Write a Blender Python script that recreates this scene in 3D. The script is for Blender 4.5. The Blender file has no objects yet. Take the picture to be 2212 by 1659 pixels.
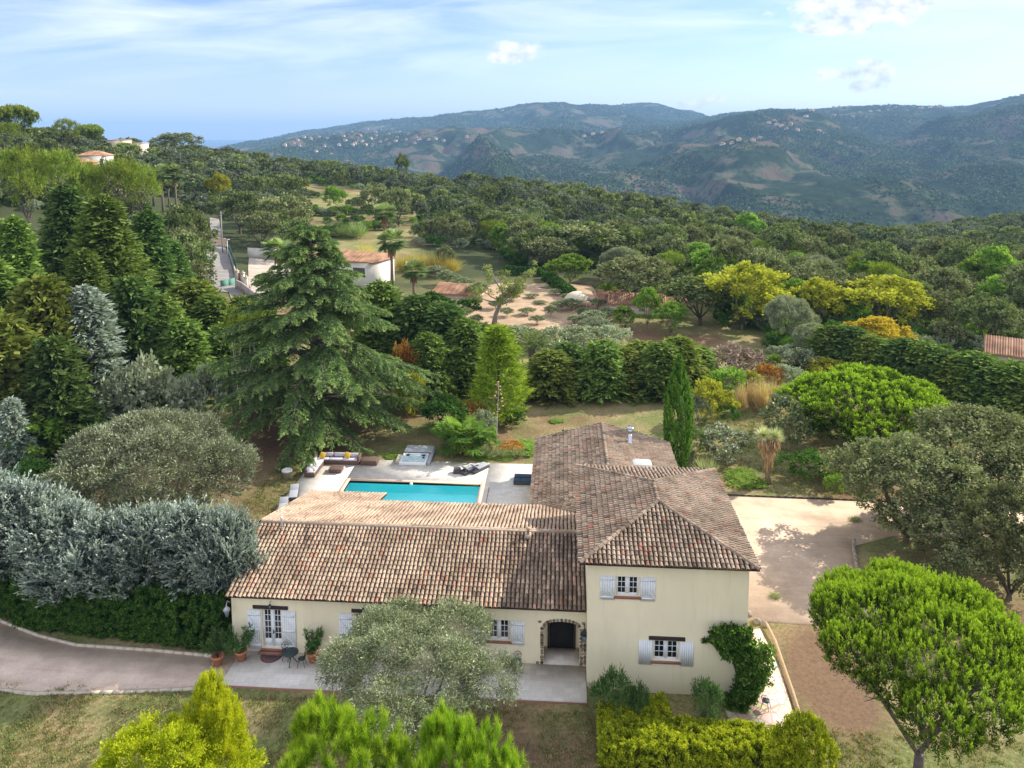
import bpy, math, random
import numpy as np
from mathutils import Matrix, Vector
R = math.radians
C = bpy.context.scene
COL = C.collection
# ------------------------------------------------------------------ camera
FPX, PPY, CX, PIT, YAW, CH = 1625., 480., 1106., R(6.5), R(3.8), 30.
cyw, syw, cpt, spt = math.cos(YAW), math.sin(YAW), math.cos(PIT), math.sin(PIT)
FW = np.array([-syw*cpt, cyw*cpt, -spt]); RT = np.array([cyw, syw, 0.]); UP = np.cross(RT, FW)
CAM = np.array([0., 0., CH])
cd = bpy.data.cameras.new('camera'); cam = bpy.data.objects.new('camera', cd); COL.objects.link(cam)
cam.matrix_world = Matrix(((RT[0], UP[0], -FW[0], 0), (RT[1], UP[1], -FW[1], 0), (RT[2], UP[2], -FW[2], CH), (0, 0, 0, 1)))
cd.sensor_width = 36; cd.lens = FPX/2212*36; cd.shift_y = -(829.5-PPY)/2212
cd.clip_start = .5; cd.clip_end = 120000
C.camera = cam
# ------------------------------------------------------------------ light
SUNV = Vector((1.27, .85, 1.0)).normalized()
ELEV = math.asin(SUNV.z)
AZ = math.atan2(SUNV.x, SUNV.y)
sl = bpy.data.lights.new('sun', 'SUN'); sl.energy = 5.; sl.angle = R(.5); sl.color = (1, .93, .82)
sun = bpy.data.objects.new('sun', sl); COL.objects.link(sun)
sun.rotation_euler = SUNV.to_track_quat('Z', 'Y').to_euler(); sun.location = (40, 20, 60)
C.view_settings.view_transform = 'Standard'; C.view_settings.look = 'None'
C.view_settings.gamma = 1; C.view_settings.exposure = 0.6
C.cycles.max_bounces = 6; C.cycles.diffuse_bounces = 3; C.cycles.glossy_bounces = 2
C.cycles.transparent_max_bounces = 8; C.cycles.transmission_bounces = 4; C.cycles.volume_bounces = 0
C.cycles.sample_clamp_indirect = 3
HAZE = .95e-4

def ray(x, y): return FW+RT*(x-CX)/FPX-UP*(y-PPY)/FPX
def atz(x, y, z=0.):                       # a sight line met with a level
    d = ray(x, y); t = (z-CH)/d[2]; return CAM+d*t
def atd(x, y, d): return CAM+ray(x, y)*d   # a sight line at a distance
def atY(x, y, Y):
    d = ray(x, y); return CAM+d*(Y/d[1])

class N:                                   # small node helper
    def __init__(s, nt): s.nt = nt
    def __call__(s, t, inp=None, **kw):
        n = s.nt.nodes.new(t)
        for k, v in kw.items(): setattr(n, k, v)
        if inp:
            for k, v in inp.items():
                i = n.inputs[k]
                if isinstance(v, bpy.types.NodeSocket): s.nt.links.new(v, i)
                else: i.default_value = v
        return n
    def math(s, op, a, b=0., c=0., clamp=False):
        n = s.nt.nodes.new('ShaderNodeMath'); n.operation = op; n.use_clamp = clamp
        for i, v in enumerate((a, b, c)):
            if isinstance(v, bpy.types.NodeSocket): s.nt.links.new(v, n.inputs[i])
            else: n.inputs[i].default_value = v
        return n.outputs[0]
    def ramp(s, f, stops):
        n = s.nt.nodes.new('ShaderNodeValToRGB'); cr = n.color_ramp
        while len(cr.elements) > 1: cr.elements.remove(cr.elements[-1])
        for i, (p, c) in enumerate(stops):
            e = cr.elements[0] if i == 0 else cr.elements.new(p)
            e.position = p; e.color = (c if isinstance(c, tuple) else (c, c, c))+(1,)
        s.nt.links.new(f, n.inputs[0]); return n.outputs[0]
    def mix(s, f, a, b, bt='MIX'):
        n = s.nt.nodes.new('ShaderNodeMix'); n.data_type = 'RGBA'; n.blend_type = bt
        for k, v in ((0, f), (6, a), (7, b)):
            if isinstance(v, bpy.types.NodeSocket): s.nt.links.new(v, n.inputs[k])
            elif k == 0: n.inputs[k].default_value = v
            else: n.inputs[k].default_value = tuple(v)+(1,)
        return n.outputs[2]
# ------------------------------------------------------------------ sky
w = bpy.data.worlds.new('World'); C.world = w; w.use_nodes = True
nt = w.node_tree; nt.nodes.clear(); n = N(nt)
sky = n('ShaderNodeTexSky', sky_type='NISHITA', sun_disc=False, sun_elevation=ELEV, sun_rotation=AZ, altitude=200, air_density=1.0, dust_density=.25, ozone_density=2.2)
tc = n('ShaderNodeTexCoord'); sep = n('ShaderNodeSeparateXYZ', {0: tc.outputs['Generated']})
yy = n.math('MAXIMUM', sep.outputs[1], .02)
S = n.math('DIVIDE', sep.outputs[0], yy); T = n.math('DIVIDE', sep.outputs[2], yy)
cv = n('ShaderNodeCombineXYZ', {0: n.math('MULTIPLY', S, 1.3), 1: n.math('MULTIPLY', n.math('ADD', T, n.math('MULTIPLY', S, -.03)), 9.), 2: 0.})
c1 = n('ShaderNodeTexNoise', {'Vector': cv.outputs[0], 'Scale': 2.2, 'Detail': 7., 'Roughness': .55, 'Distortion': .5})
cir = n.ramp(c1.outputs['Fac'], [(.42, 0.), (.68, .75)])
cmask = n.ramp(T, [(.03, 0.), (.09, .75), (.16, 1.), (.2, .9)])
cirf = n.math('MULTIPLY', cir, cmask)
cv2 = n('ShaderNodeCombineXYZ', {0: S, 1: n.math('MULTIPLY', T, 1.5), 2: 0.})
c2 = n('ShaderNodeTexNoise', {'Vector': cv2.outputs[0], 'Scale': 22., 'Detail': 8., 'Roughness': .6})
c3 = n('ShaderNodeTexNoise', {'Vector': cv2.outputs[0], 'Scale': 34., 'Detail': 6., 'Roughness': .6})
blob = None
for px, py, a, b in ((1112, 112, 62, 26), (1085, 122, 36, 16), (1850, 28, 140, 48), (1780, 10, 90, 26), (1800, 62, 90, 18), (1900, 160, 58, 28), (1825, 160, 66, 18), (1870, 185, 50, 16), (1500, 225, 40, 15), (1550, 214, 30, 13), (1960, 8, 60, 18)):
    d = ray(px, py); s0, t0 = d[0]/d[1], d[2]/d[1]
    e = n.math('SQRT', n.math('ADD', n.math('POWER', n.math('ABSOLUTE', n.math('DIVIDE', n.math('SUBTRACT', S, s0), a/1641)), 2.), n.math('POWER', n.math('ABSOLUTE', n.math('DIVIDE', n.math('SUBTRACT', T, t0), b/1641)), 2.)))
    m = n.math('SUBTRACT', 1., e)
    blob = m if blob is None else n.math('MAXIMUM', blob, m)
cum = n.math('ADD', n.math('MAXIMUM', blob, -1.), n.math('MULTIPLY', n.math('SUBTRACT', c2.outputs['Fac'], .49), 2.5))
cumf = n.ramp(cum, [(.0, 0.), (.45, .92)])
skc = n.mix(1., sky.outputs[0], (.70, .68, .83), 'MULTIPLY')
wc = n.ramp(c3.outputs['Fac'], [(.35, (3.4, 3.7, 4.4)), (.62, (6.1, 6.0, 6.0))])
fill_veil = n.ramp(n.math('MULTIPLY', T, .5), [(.12, 0.), (.3, .72)])        # bright cloud added out of view, overhead and behind, to lift the shade
o = n.mix(cirf, skc, (5.3, 5.7, 6.6)); o = n.mix(fill_veil, o, (5.6, 5.8, 6.3)); o = n.mix(cumf, o, wc)
bg = n('ShaderNodeBackground', {'Color': o, 'Strength': .15}); out = n('ShaderNodeOutputWorld', {0: bg.outputs[0]})
# ------------------------------------------------------------------ materials
def newmat(name):
    m = bpy.data.materials.new(name); m.use_nodes = True; m.node_tree.nodes.clear(); return m, N(m.node_tree)
def finish(m, n, sh): n('ShaderNodeOutputMaterial', {0: sh}); return m
def bump(n, h, st, dist=.05): return n('ShaderNodeBump', {'Height': h, 'Strength': st, 'Distance': dist}).outputs[0]
def plain(name, c, rough=.7, var=.12, scale=6., metal=0., bmp=.15, c2=None, coat=0.):
    m, n = newmat(name); g = n('ShaderNodeTexCoord').outputs['Object']
    t = n('ShaderNodeTexNoise', {'Vector': g, 'Scale': scale, 'Detail': 6., 'Roughness': .65})
    a = tuple(max(0, x*(1-var)) for x in c); b = c2 or tuple(min(1, x*(1+var)) for x in c)
    col = n.ramp(t.outputs['Fac'], [(.3, a), (.7, b)])
    i = {'Base Color': col, 'Roughness': rough, 'Metallic': metal}
    if bmp: i['Normal'] = bump(n, t.outputs['Fac'], bmp, .02)
    return finish(m, n, n('ShaderNodeBsdfPrincipled', i).outputs[0])
LEAF = {}
def leafmat(name, stops, trans=.3, gloss=0., ovar=.22, dead=None):
    if name in LEAF: return LEAF[name]
    m, n = newmat(name)
    at = n('ShaderNodeAttribute', attribute_name='tint'); oi = n('ShaderNodeObjectInfo')
    k = len(stops)
    pk = max(stops[-1]); gn = 1.95 if pk < .27 else 1.45 if pk < .45 else 1.08
    col = n.ramp(at.outputs['Fac'], [(.06+.88*i/(k-1), tuple(min(.75, x*(1+(gn-1)*(.6, .95, 1.)[min(i, 2)])) for x in s)) for i, s in enumerate(stops)])
    f = n('ShaderNodeMapRange', {0: oi.outputs['Random'], 3: 1-ovar, 4: 1+ovar}).outputs[0]
    hs = n('ShaderNodeHueSaturation', {'Hue': n('ShaderNodeMapRange', {0: oi.outputs['Random'], 3: .492, 4: .508}).outputs[0], 'Value': f, 'Color': col})
    col = hs.outputs[0]
    d = n('ShaderNodeBsdfDiffuse', {'Color': col}).outputs[0]
    tcol = n.mix(1., col, (1.15, 1.25, .6), 'MULTIPLY')
    t = n('ShaderNodeBsdfTranslucent', {'Color': tcol}).outputs[0]
    sh = n('ShaderNodeMixShader', {0: trans, 1: d, 2: t}).outputs[0]
    if gloss:
        g = n('ShaderNodeBsdfGlossy', {'Color': (.8, .85, .9, 1), 'Roughness': .45}).outputs[0]
        sh = n('ShaderNodeMixShader', {0: gloss, 1: sh, 2: g}).outputs[0]
    LEAF[name] = finish(m, n, sh); return m
bark = plain('bark', (.11, .085, .07), .9, .35, 5, bmp=.5)
bark_grey = plain('bark_grey', (.2, .18, .16), .9, .35, 5, bmp=.5)
bark_pale = plain('bark_pale', (.42, .38, .34), .9, .25, 5)
palm_bark = plain('palm_bark', (.2, .15, .11), .9, .3, 9, bmp=.5)
# ------------------------------------------------------------------ mesh building
def mesh_np(name, V, F, mats, tint=None, mi=None, smooth=False):
    me = bpy.data.meshes.new(name); V = np.asarray(V, np.float32); nv = len(V)
    me.vertices.add(nv); me.vertices.foreach_set('co', V.ravel())
    if isinstance(F, np.ndarray):
        k = F.shape[1]; nf = len(F); loops = F.ravel().astype(np.int32); st = np.arange(nf, dtype=np.int32)*k; tot = np.full(nf, k, np.int32)
    else:
        tot = np.array([len(f) for f in F], np.int32); nf = len(F); st = np.concatenate(([0], np.cumsum(tot)[:-1])).astype(np.int32); loops = np.array([i for f in F for i in f], np.int32)
    me.loops.add(len(loops)); me.loops.foreach_set('vertex_index', loops)
    me.polygons.add(nf); me.polygons.foreach_set('loop_start', st)
    try: me.polygons.foreach_set('loop_total', tot)
    except Exception: pass
    if mi is not None: me.polygons.foreach_set('material_index', np.asarray(mi, np.int32))
    if smooth: me.polygons.foreach_set('use_smooth', np.ones(nf, bool))
    for m in (mats if isinstance(mats, (list, tuple)) else [mats]): me.materials.append(m)
    if tint is not None:
        a = me.attributes.new('tint', 'FLOAT', 'POINT'); a.data.foreach_set('value', np.asarray(tint, np.float32))
    me.update(calc_edges=True)
    return me
def link(name, me, parent=None, loc=None):
    o = bpy.data.objects.new(name, me); COL.objects.link(o)
    if parent: o.parent = parent
    if loc is not None: o.location = loc
    return o
def tag(o, label=None, cat=None, group=None, kind=None):
    for k, v in (('label', label), ('category', cat), ('group', group), ('kind', kind)):
        if v: o[k] = v
    return o
def thing(name, label, cat, loc=(0, 0, 0), rz=0, group=None):
    o = bpy.data.objects.new(name, None); COL.objects.link(o); o.location = loc; o.rotation_euler = (0, 0, rz)
    return tag(o, label, cat, group)
def copy_tree(o, parent=None):
    c = o.copy(); COL.objects.link(c)
    if parent: c.parent = parent
    for ch in o.children: copy_tree(ch, c)
    return c
class MB:
    def __init__(s): s.V = []; s.F = []; s.T = []; s.M = []
    def add(s, V, F, t=.5, m=0):
        b = len(s.V); s.V += [tuple(v) for v in V]; s.F += [tuple(b+i for i in f) for f in F]
        s.T += [t]*len(V); s.M += [m]*len(F)
    def box(s, x0, x1, y0, y1, z0, z1, t=.5, m=0, rz=0, c=None):
        V = [(x, y, z) for z in (z0, z1) for x, y in ((x0, y0), (x1, y0), (x1, y1), (x0, y1))]
        if rz:
            if c is None: c = ((x0+x1)/2, (y0+y1)/2)
            a, b = math.cos(rz), math.sin(rz)
            V = [(c[0]+(x-c[0])*a-(y-c[1])*b, c[1]+(x-c[0])*b+(y-c[1])*a, z) for x, y, z in V]
        s.add(V, [(3, 2, 1, 0), (4, 5, 6, 7), (0, 1, 5, 4), (1, 2, 6, 5), (2, 3, 7, 6), (3, 0, 4, 7)], t, m)
    def tube(s, P, r, k=6, t=.5, m=0, cap=True):
        P = [Vector(p) for p in P]; r = r if isinstance(r, (list, tuple)) else [r]*len(P); V = []; F = []
        for i, p in enumerate(P):
            d = (P[min(i+1, len(P)-1)]-P[max(i-1, 0)]).normalized()
            a = d.orthogonal().normalized() if abs(d.z) < .9 else d.cross(Vector((1, 0, 0))).normalized()
            if abs(d.z) < .9: a = d.cross(Vector((0, 0, 1))).normalized()
            b = d.cross(a)
            for j in range(k):
                an = 2*math.pi*j/k; V.append(p+(a*math.cos(an)+b*math.sin(an))*r[i])
        for i in range(len(P)-1):
            for j in range(k): F.append((i*k+j, i*k+(j+1) % k, (i+1)*k+(j+1) % k, (i+1)*k+j))
        if cap: F.append(tuple(range(k))[::-1]); F.append(tuple((len(P)-1)*k+j for j in range(k)))
        s.add(V, F, t, m)
    def lathe(s, prof, k=16, c=(0, 0, 0), t=.5, m=0):
        V = []; F = []
        for r, z in prof:
            for j in range(k): an = 2*math.pi*j/k; V.append((c[0]+r*math.cos(an), c[1]+r*math.sin(an), c[2]+z))
        for i in range(len(prof)-1):
            for j in range(k): F.append((i*k+j, i*k+(j+1) % k, (i+1)*k+(j+1) % k, (i+1)*k+j))
        F.append(tuple(range(k))[::-1]); F.append(tuple((len(prof)-1)*k+j for j in range(k)))
        s.add(V, F, t, m)
    def prism(s, P, z0, z1, t=.5, m=0):
        k = len(P); V = [(x, y, z0) for x, y in P]+[(x, y, z1) for x, y in P]
        s.add(V, [tuple(range(k))[::-1], tuple(range(k, 2*k))]+[(i, (i+1) % k, k+(i+1) % k, k+i) for i in range(k)], t, m)
    def build(s, name, mats, parent=None, loc=None, smooth=False, bevel=0):
        o = link(name, mesh_np(name, s.V, s.F, mats, s.T, s.M, smooth), parent, loc)
        if bevel:
            b = o.modifiers.new('bevel', 'BEVEL'); b.width = bevel; b.segments = 2; b.limit_method = 'ANGLE'
        return o
# value noise
def vnoise(x, y, seed=0):
    x = np.asarray(x, float); y = np.asarray(y, float)
    xi = np.floor(x).astype(np.int64); yi = np.floor(y).astype(np.int64); fx = x-xi; fy = y-yi
    fx = fx*fx*(3-2*fx); fy = fy*fy*(3-2*fy)
    def h(a, b):
        k = (a*374761393+b*668265263+seed*1442695041) & 0x7fffffff
        k = ((k ^ (k >> 13))*1274126177) & 0x7fffffff
        return ((k ^ (k >> 16)) & 0xffff)/65535.
    return (h(xi, yi)*(1-fx)+h(xi+1, yi)*fx)*(1-fy)+(h(xi, yi+1)*(1-fx)+h(xi+1, yi+1)*fx)*fy
def fbm(x, y, seed=0, o=5, g=.5):
    r = 0; a = 1; t = 0
    for i in range(o): r = r+a*vnoise(x*2**i+i*17.3, y*2**i-i*9.1, seed+i); t += a; a *= g
    return r/t
# ------------------------------------------------------------------ terrain
GD = [0, 60, 100, 150, 200, 250, 300, 350, 420, 500, 600, 800, 1000]
GX = [-600, 0, 300, 600, 900, 1200, 1500, 1800, 2100, 2400, 2900]
GZ = [[0, .5, 5, 14, 24, 34, 42, 44, 42, 35, 20, -20, -60],
      [0, 0, 3, 9.5, 18, 25, 30, 32, 31, 25, 5, -40, -90],
      [0, 0, 1, 4, 8, 11.5, 15, 19, 20, 14, -5, -60, -105],
      [0, 0, 0, 1.5, 3.5, 6, 8.5, 11, 12.5, 8, -15, -80, -120],
      [0, 0, 0, .5, 2, 3.5, 4.5, 4.5, 2, -8, -40, -100, -130],
      [0, 0, 0, 0, 0, .5, 1, .5, -2, -14, -50, -110, -135],
      [0, 0, 0, -1, -2, -4, -6, -9, -15, -30, -70, -125, -145],
      [0, 0, 0, -2, -5, -9, -13, -19, -30, -48, -85, -135, -155],
      [0, 0, -1, -4, -8, -13, -17, -20, -25, -32, -60, -135, -155],
      [0, 0, -1, -4, -8, -12, -14, -15, -15, -20, -50, -130, -155],
      [0, 0, -1, -4, -8, -11, -12, -10, -5, 0, -20, -110, -150]]
gd_ = np.linspace(0, 1000, 501); gx_ = np.linspace(-900, 3200, 206)
_t = np.array([np.interp(gd_, GD, r) for r in GZ]); GRID = np.array([[0.]]) 
GRID = np.array([np.interp(gx_, GX, _t[:, i]) for i in range(len(gd_))])     # (d, x)
def blur(A, n, ax):
    k = np.ones(n)/n
    P = np.pad(A, [(n//2, n//2) if i == ax else (0, 0) for i in range(2)], 'edge')
    return np.apply_along_axis(lambda v: np.convolve(v, k, 'valid'), ax, P)
for _ in range(2): GRID = blur(blur(GRID, 15, 0), 9, 1)
def pxd(X, Y):
    d = -syw*X+cyw*Y; d1 = np.maximum(d, 1.); return CX+1635.5*(cyw*X+syw*Y)/d1, d
def bil(G, xs, ys, x, y):
    fx = np.clip((x-xs[0])/(xs[1]-xs[0]), 0, len(xs)-1.001); fy = np.clip((y-ys[0])/(ys[1]-ys[0]), 0, len(ys)-1.001)
    i = fx.astype(int); j = fy.astype(int); a = fx-i; b = fy-j
    return (G[j, i]*(1-a)+G[j, i+1]*a)*(1-b)+(G[j+1, i]*(1-a)+G[j+1, i+1]*a)*b
def sst(a, b, x): t = np.clip((x-a)/(b-a), 0, 1); return t*t*(3-2*t)
def gz(X, Y):
    X = np.asarray(X, float); Y = np.asarray(Y, float)
    x, d = pxd(X, Y); z = bil(GRID, gx_, gd_, x, d)*sst(45, 95, d)
    z = z+(fbm(X/14, Y/14, 3)-.5)*1.2*sst(75, 130, d)
    pit = (X > -18.9) & (X < -6.3) & (Y > 56.6) & (Y < 62.5)      # dug out under the pool
    # levels round the villa: garden court and front lawn lie half a metre under the terrace
    hi = (1-sst(1.3, 1.9, X))*sst(36.2, 37.4, Y+sst(-19, -17, -X)*1.6)
    lvl = -.5+.38*hi+sst(66, 84, Y)*.5*(1-hi)
    return z+lvl+(fbm(X/3, Y/3, 8)-.5)*.08-2.*pit
def g1(X, Y): return float(gz(np.array([X]), np.array([Y]))[0])
# far hills
HD = [850, 1300, 1800, 2400, 3000, 3600, 4300, 5200, 6200, 8000]
HX = [0, 400, 500, 650, 780, 900, 1100, 1230, 1330, 1420, 1500, 1600, 1720, 1880, 2080, 2212, 2500, 3000]
HZ = [[-90, -120, -140, -150, -150, -150, -150, -150, -150, -150], [-100, -120, -130, -130, -120, -120, -120, -130, -150, -150],
      [-110, -120, -100, -90, -80, -60, -30, -45, -120, -150], [-115, -125, -100, -70, -35, -20, 0, 50, 75, -100],
      [-120, -130, -90, -50, 0, 5, 30, 100, 135, -60], [-125, -130, -80, -40, 10, 10, 60, 130, 195, 0],
      [-130, -130, -70, -25, 15, 10, 110, 235, 200, 0], [-135, -135, -80, -30, 10, 30, 130, 270, 240, 0],
      [-140, -140, -90, -50, 0, 30, 110, 230, 290, 0], [-145, -140, -110, -70, -10, 30, 90, 150, 318, 50],
      [-150, -140, -90, -20, 20, 60, 110, 130, 240, 50], [-150, -120, -60, 0, 60, 130, 190, 150, 100, 50],
      [-150, -125, -75, 0, 80, 170, 205, 150, 100, 50], [-155, -135, -90, -30, 60, 175, 200, 150, 100, 50],
      [-155, -130, -70, 10, 110, 170, 170, 150, 100, 50], [-155, -120, -50, 60, 200, 235, 200, 150, 100, 50],
      [-155, -110, -30, 90, 225, 260, 230, 200, 150, 50], [-150, -100, 0, 120, 240, 280, 230, 200, 150, 50]]
hd_ = np.linspace(800, 8000, 361); hx_ = np.linspace(-200, 3200, 171)
_t = np.array([np.interp(hd_, HD, r) for r in HZ]); HG = np.array([np.interp(hx_, HX, _t[:, i]) for i in range(len(hd_))])
for _ in range(2): HG = blur(blur(HG, 9, 0), 3, 1)
def hz(X, Y):
    x, d = pxd(X, Y); z = bil(HG, hx_, hd_, x, d)
    wx = X+120*(fbm(X/400, Y/400, 21)-.5)*2; a = sst(950, 1600, d)
    r = 1-np.abs(2*fbm(wx/420, Y/1100+X/2600, 31, 2)-1)*2.0
    z = z+a*(r*112-54)*(1-.68*sst(2700, 3500, d))*np.clip((z+170)/120, .15, 1.1)*(1-.55*sst(4200, 6000, d))
    r2 = 1-np.abs(2*fbm(wx/150, Y/330, 35, 3)-1)*2.2
    z = z+a*(r2*26-10)*(1-.6*sst(2700, 3500, d))+a*(fbm(X/90, Y/160, 41, 4)-.5)*20
    # the long spur that comes down across the right-hand mountain
    for (x0, d0, z0), (x1, d1, z1), wd in (((1900, 1500, -44), (1560, 1330, -112), 110), ((1900, 1500, -44), (2130, 1250, -120), 90), ((1330, 1900, -70), (1150, 2300, -20), 160)):
        P0 = atd(x0, 295, d0); P1 = atd(x1, 295, d1); dx, dy = P1[0]-P0[0], P1[1]-P0[1]
        t = np.clip(((X-P0[0])*dx+(Y-P0[1])*dy)/(dx*dx+dy*dy), 0, 1)
        q = np.hypot(X-P0[0]-t*dx, Y-P0[1]-t*dy); zz = z0+(z1-z0)*t-(q/wd)**1.5*34
        z = np.maximum(z, zz)
    return z
def polar_grid(xs, ds, f):
    X, Dm = np.meshgrid(xs, ds); lat = (X-CX)/1635.5*Dm
    WX = cyw*lat-syw*Dm; WY = syw*lat+cyw*Dm; Zv = f(WX, WY)
    V = np.stack([WX, WY, Zv], -1).reshape(-1, 3); nx = len(xs); ny = len(ds)
    i = np.arange(nx-1)[None, :]+np.arange(ny-1)[:, None]*nx; i = i.ravel()
    return V, np.stack([i, i+1, i+nx+1, i+nx], -1)
def ground_mat():
    m, n = newmat('dry_grass_ground'); g = n('ShaderNodeNewGeometry').outputs['Position']
    a = n('ShaderNodeTexNoise', {'Vector': g, 'Scale': .22, 'Detail': 7., 'Roughness': .6})
    b = n('ShaderNodeTexNoise', {'Vector': g, 'Scale': 5., 'Detail': 8., 'Roughness': .75})
    c = n('ShaderNodeTexNoise', {'Vector': g, 'Scale': .05, 'Detail': 4., 'Roughness': .6})
    e = n('ShaderNodeTexNoise', {'Vector': g, 'Scale': 16., 'Detail': 4., 'Roughness': .7})
    straw = n.ramp(b.outputs['Fac'], [(.3, (.2, .135, .07)), (.5, (.36, .26, .14)), (.7, (.48, .36, .21))])
    green = n.ramp(b.outputs['Fac'], [(.3, (.07, .09, .03)), (.55, (.2, .215, .075)), (.72, (.33, .31, .14))])
    soil = n.ramp(b.outputs['Fac'], [(.3, (.12, .06, .035)), (.65, (.27, .16, .1))])
    col = n.mix(n.ramp(a.outputs['Fac'], [(.38, 0.), (.56, 1.)]), straw, green)
    col = n.mix(n.ramp(e.outputs['Fac'], [(.42, 0.), (.6, .55)]), col, green)
    col = n.mix(n.ramp(c.outputs['Fac'], [(.52, 0.), (.62, .8)]), col, soil)
    at = n('ShaderNodeAttribute', attribute_name='tint').outputs['Fac']     # where bare earth or undergrowth replaces the lawn
    earth = n.ramp(b.outputs['Fac'], [(.3, (.13, .08, .05)), (.65, (.24, .16, .1))])
    scrub = n.ramp(b.outputs['Fac'], [(.3, (.03, .045, .018)), (.7, (.09, .10, .045))])
    col = n.mix(n.ramp(at, [(.55, 0.), (.75, 1.)]), col, scrub)
    col = n.mix(n.ramp(at, [(.25, 1.), (.45, 0.)]), col, earth)
    hsum = n.math('ADD', b.outputs['Fac'], e.outputs['Fac'])
    return finish(m, n, n('ShaderNodeBsdfPrincipled', {'Base Color': col, 'Roughness': .95, 'Specular IOR Level': .1, 'Normal': bump(n, hsum, .6, .08)}).outputs[0])
xs = np.linspace(-900, 3200, 420); ds = np.concatenate([np.linspace(6, 95, 240), np.geomspace(95.5, 1000, 260)])
V, F = polar_grid(xs, ds, gz)
px_, d_ = pxd(V[:, 0], V[:, 1])
tn = .5+.28*sst(105, 175, d_)*(1-.0*d_)                                  # woodland floor further off
clr = sst(600, 660, px_)*(1-sst(880, 940, px_))*sst(150, 170, d_)*(1-sst(318, 345, d_)); tn = tn-.27*clr*sst(105, 175, d_)
tn = tn-.42*np.exp(-(((V[:, 0]+2)/9)**2+((V[:, 1]-32)/3.2)**2))-.3*np.exp(-(((V[:, 0]-15.5)/2)**2+((V[:, 1]-41)/4)**2))
tn = tn-.2*np.exp(-(((V[:, 0]-15.2)/2.6)**2+((V[:, 1]-40)/6)**2))-.16*np.exp(-(((V[:, 0]-4)/16)**2+((V[:, 1]-84)/3)**2))-.3*np.exp(-(((V[:, 0]+26)/8)**2+((V[:, 1]-72)/12)**2))
tn = tn+(fbm(V[:, 0]/5, V[:, 1]/5, 77)-.5)*.18
tag(link('ground', mesh_np('ground', V, F, ground_mat(), tn, smooth=True)), kind='structure')

def hill_mat():
    m, n = newmat('far_hillside'); g = n('ShaderNodeNewGeometry').outputs['Position']
    a = n('ShaderNodeTexNoise', {'Vector': g, 'Scale': .0065, 'Detail': 9., 'Roughness': .66})
    b = n('ShaderNodeTexNoise', {'Vector': g, 'Scale': .06, 'Detail': 6., 'Roughness': .8})
    wv = n('ShaderNodeTexWave', {'Vector': g, 'Scale': .03, 'Distortion': 6., 'Detail': 2., 'Detail Scale': .6})
    dark = n.ramp(b.outputs['Fac'], [(.35, (.018, .034, .02)), (.65, (.05, .075, .042))])
    scr = n.ramp(b.outputs['Fac'], [(.3, (.085, .1, .06)), (.7, (.165, .17, .1))])
    soil = n.ramp(wv.outputs['Fac'], [(.2, (.17, .105, .085)), (.8, (.11, .105, .075))])
    col = n.mix(n.ramp(a.outputs['Fac'], [(.5, 0.), (.56, 1.)]), dark, scr)
    col = n.mix(n.ramp(a.outputs['Fac'], [(.55, 0.), (.58, .9)]), col, soil)
    return finish(m, n, n('ShaderNodeBsdfDiffuse', {'Color': col, 'Normal': bump(n, b.outputs['Fac'], 1., 8.)}).outputs[0])
V, F = polar_grid(np.linspace(-150, 3150, 560), np.concatenate([np.linspace(850, 3600, 330), np.linspace(3620, 8000, 130)]), hz)
tag(link('hills', mesh_np('hills', V, F, hill_mat(), smooth=True)), kind='structure')
m, n = newmat('sea_water'); finish(m, n, n('ShaderNodeBsdfPrincipled', {'Base Color': (.02, .08, .16, 1), 'Roughness': .35}).outputs[0])
b = MB(); b.add([(-20000, 6500, -60), (20000, 6500, -60), (20000, 20000, -60), (-20000, 20000, -60)], [(0, 1, 2, 3)])
tag(b.build('sea', m), kind='structure')

# ------------------------------------------------------------------ foliage
rs = np.random.RandomState(7)
def unit(a): return a/np.maximum(np.linalg.norm(a, axis=-1, keepdims=True), 1e-6)
class Crown:
    def __init__(s, seed=0): s.V = []; s.T = []; s.r = np.random.RandomState(seed)
    def leaves(s, P, A, L, W, T):
        n = len(P); side = unit(np.cross(A, unit(s.r.randn(n, 3))))
        L = np.broadcast_to(L, (n,))[:, None]*(.7+.6*s.r.rand(n, 1)); W = np.broadcast_to(W, (n,))[:, None]*(.7+.6*s.r.rand(n, 1))
        s.V.append(np.stack([P, P+A*L*.45+side*W*.5, P+A*L, P+A*L*.45-side*W*.5], 1).reshape(-1, 3)); s.T.append(np.repeat(np.clip(T, 0, 1), 4))
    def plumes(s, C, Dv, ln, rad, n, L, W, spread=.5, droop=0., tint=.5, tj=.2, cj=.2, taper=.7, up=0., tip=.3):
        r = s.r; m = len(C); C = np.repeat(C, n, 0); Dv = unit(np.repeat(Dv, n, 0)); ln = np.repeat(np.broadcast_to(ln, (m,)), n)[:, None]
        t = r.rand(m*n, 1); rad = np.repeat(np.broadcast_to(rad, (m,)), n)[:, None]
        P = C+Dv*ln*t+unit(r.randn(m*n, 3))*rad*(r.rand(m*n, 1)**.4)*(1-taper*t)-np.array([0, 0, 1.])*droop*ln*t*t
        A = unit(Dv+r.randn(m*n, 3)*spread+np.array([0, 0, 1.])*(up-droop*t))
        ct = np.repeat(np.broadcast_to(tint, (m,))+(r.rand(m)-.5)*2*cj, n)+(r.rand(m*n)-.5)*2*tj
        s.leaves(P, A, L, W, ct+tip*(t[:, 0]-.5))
    def mesh(s, name, mat):
        V = np.concatenate(s.V); F = np.arange(len(V)).reshape(-1, 4); return mesh_np(name, V, F, mat, np.concatenate(s.T))
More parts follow.
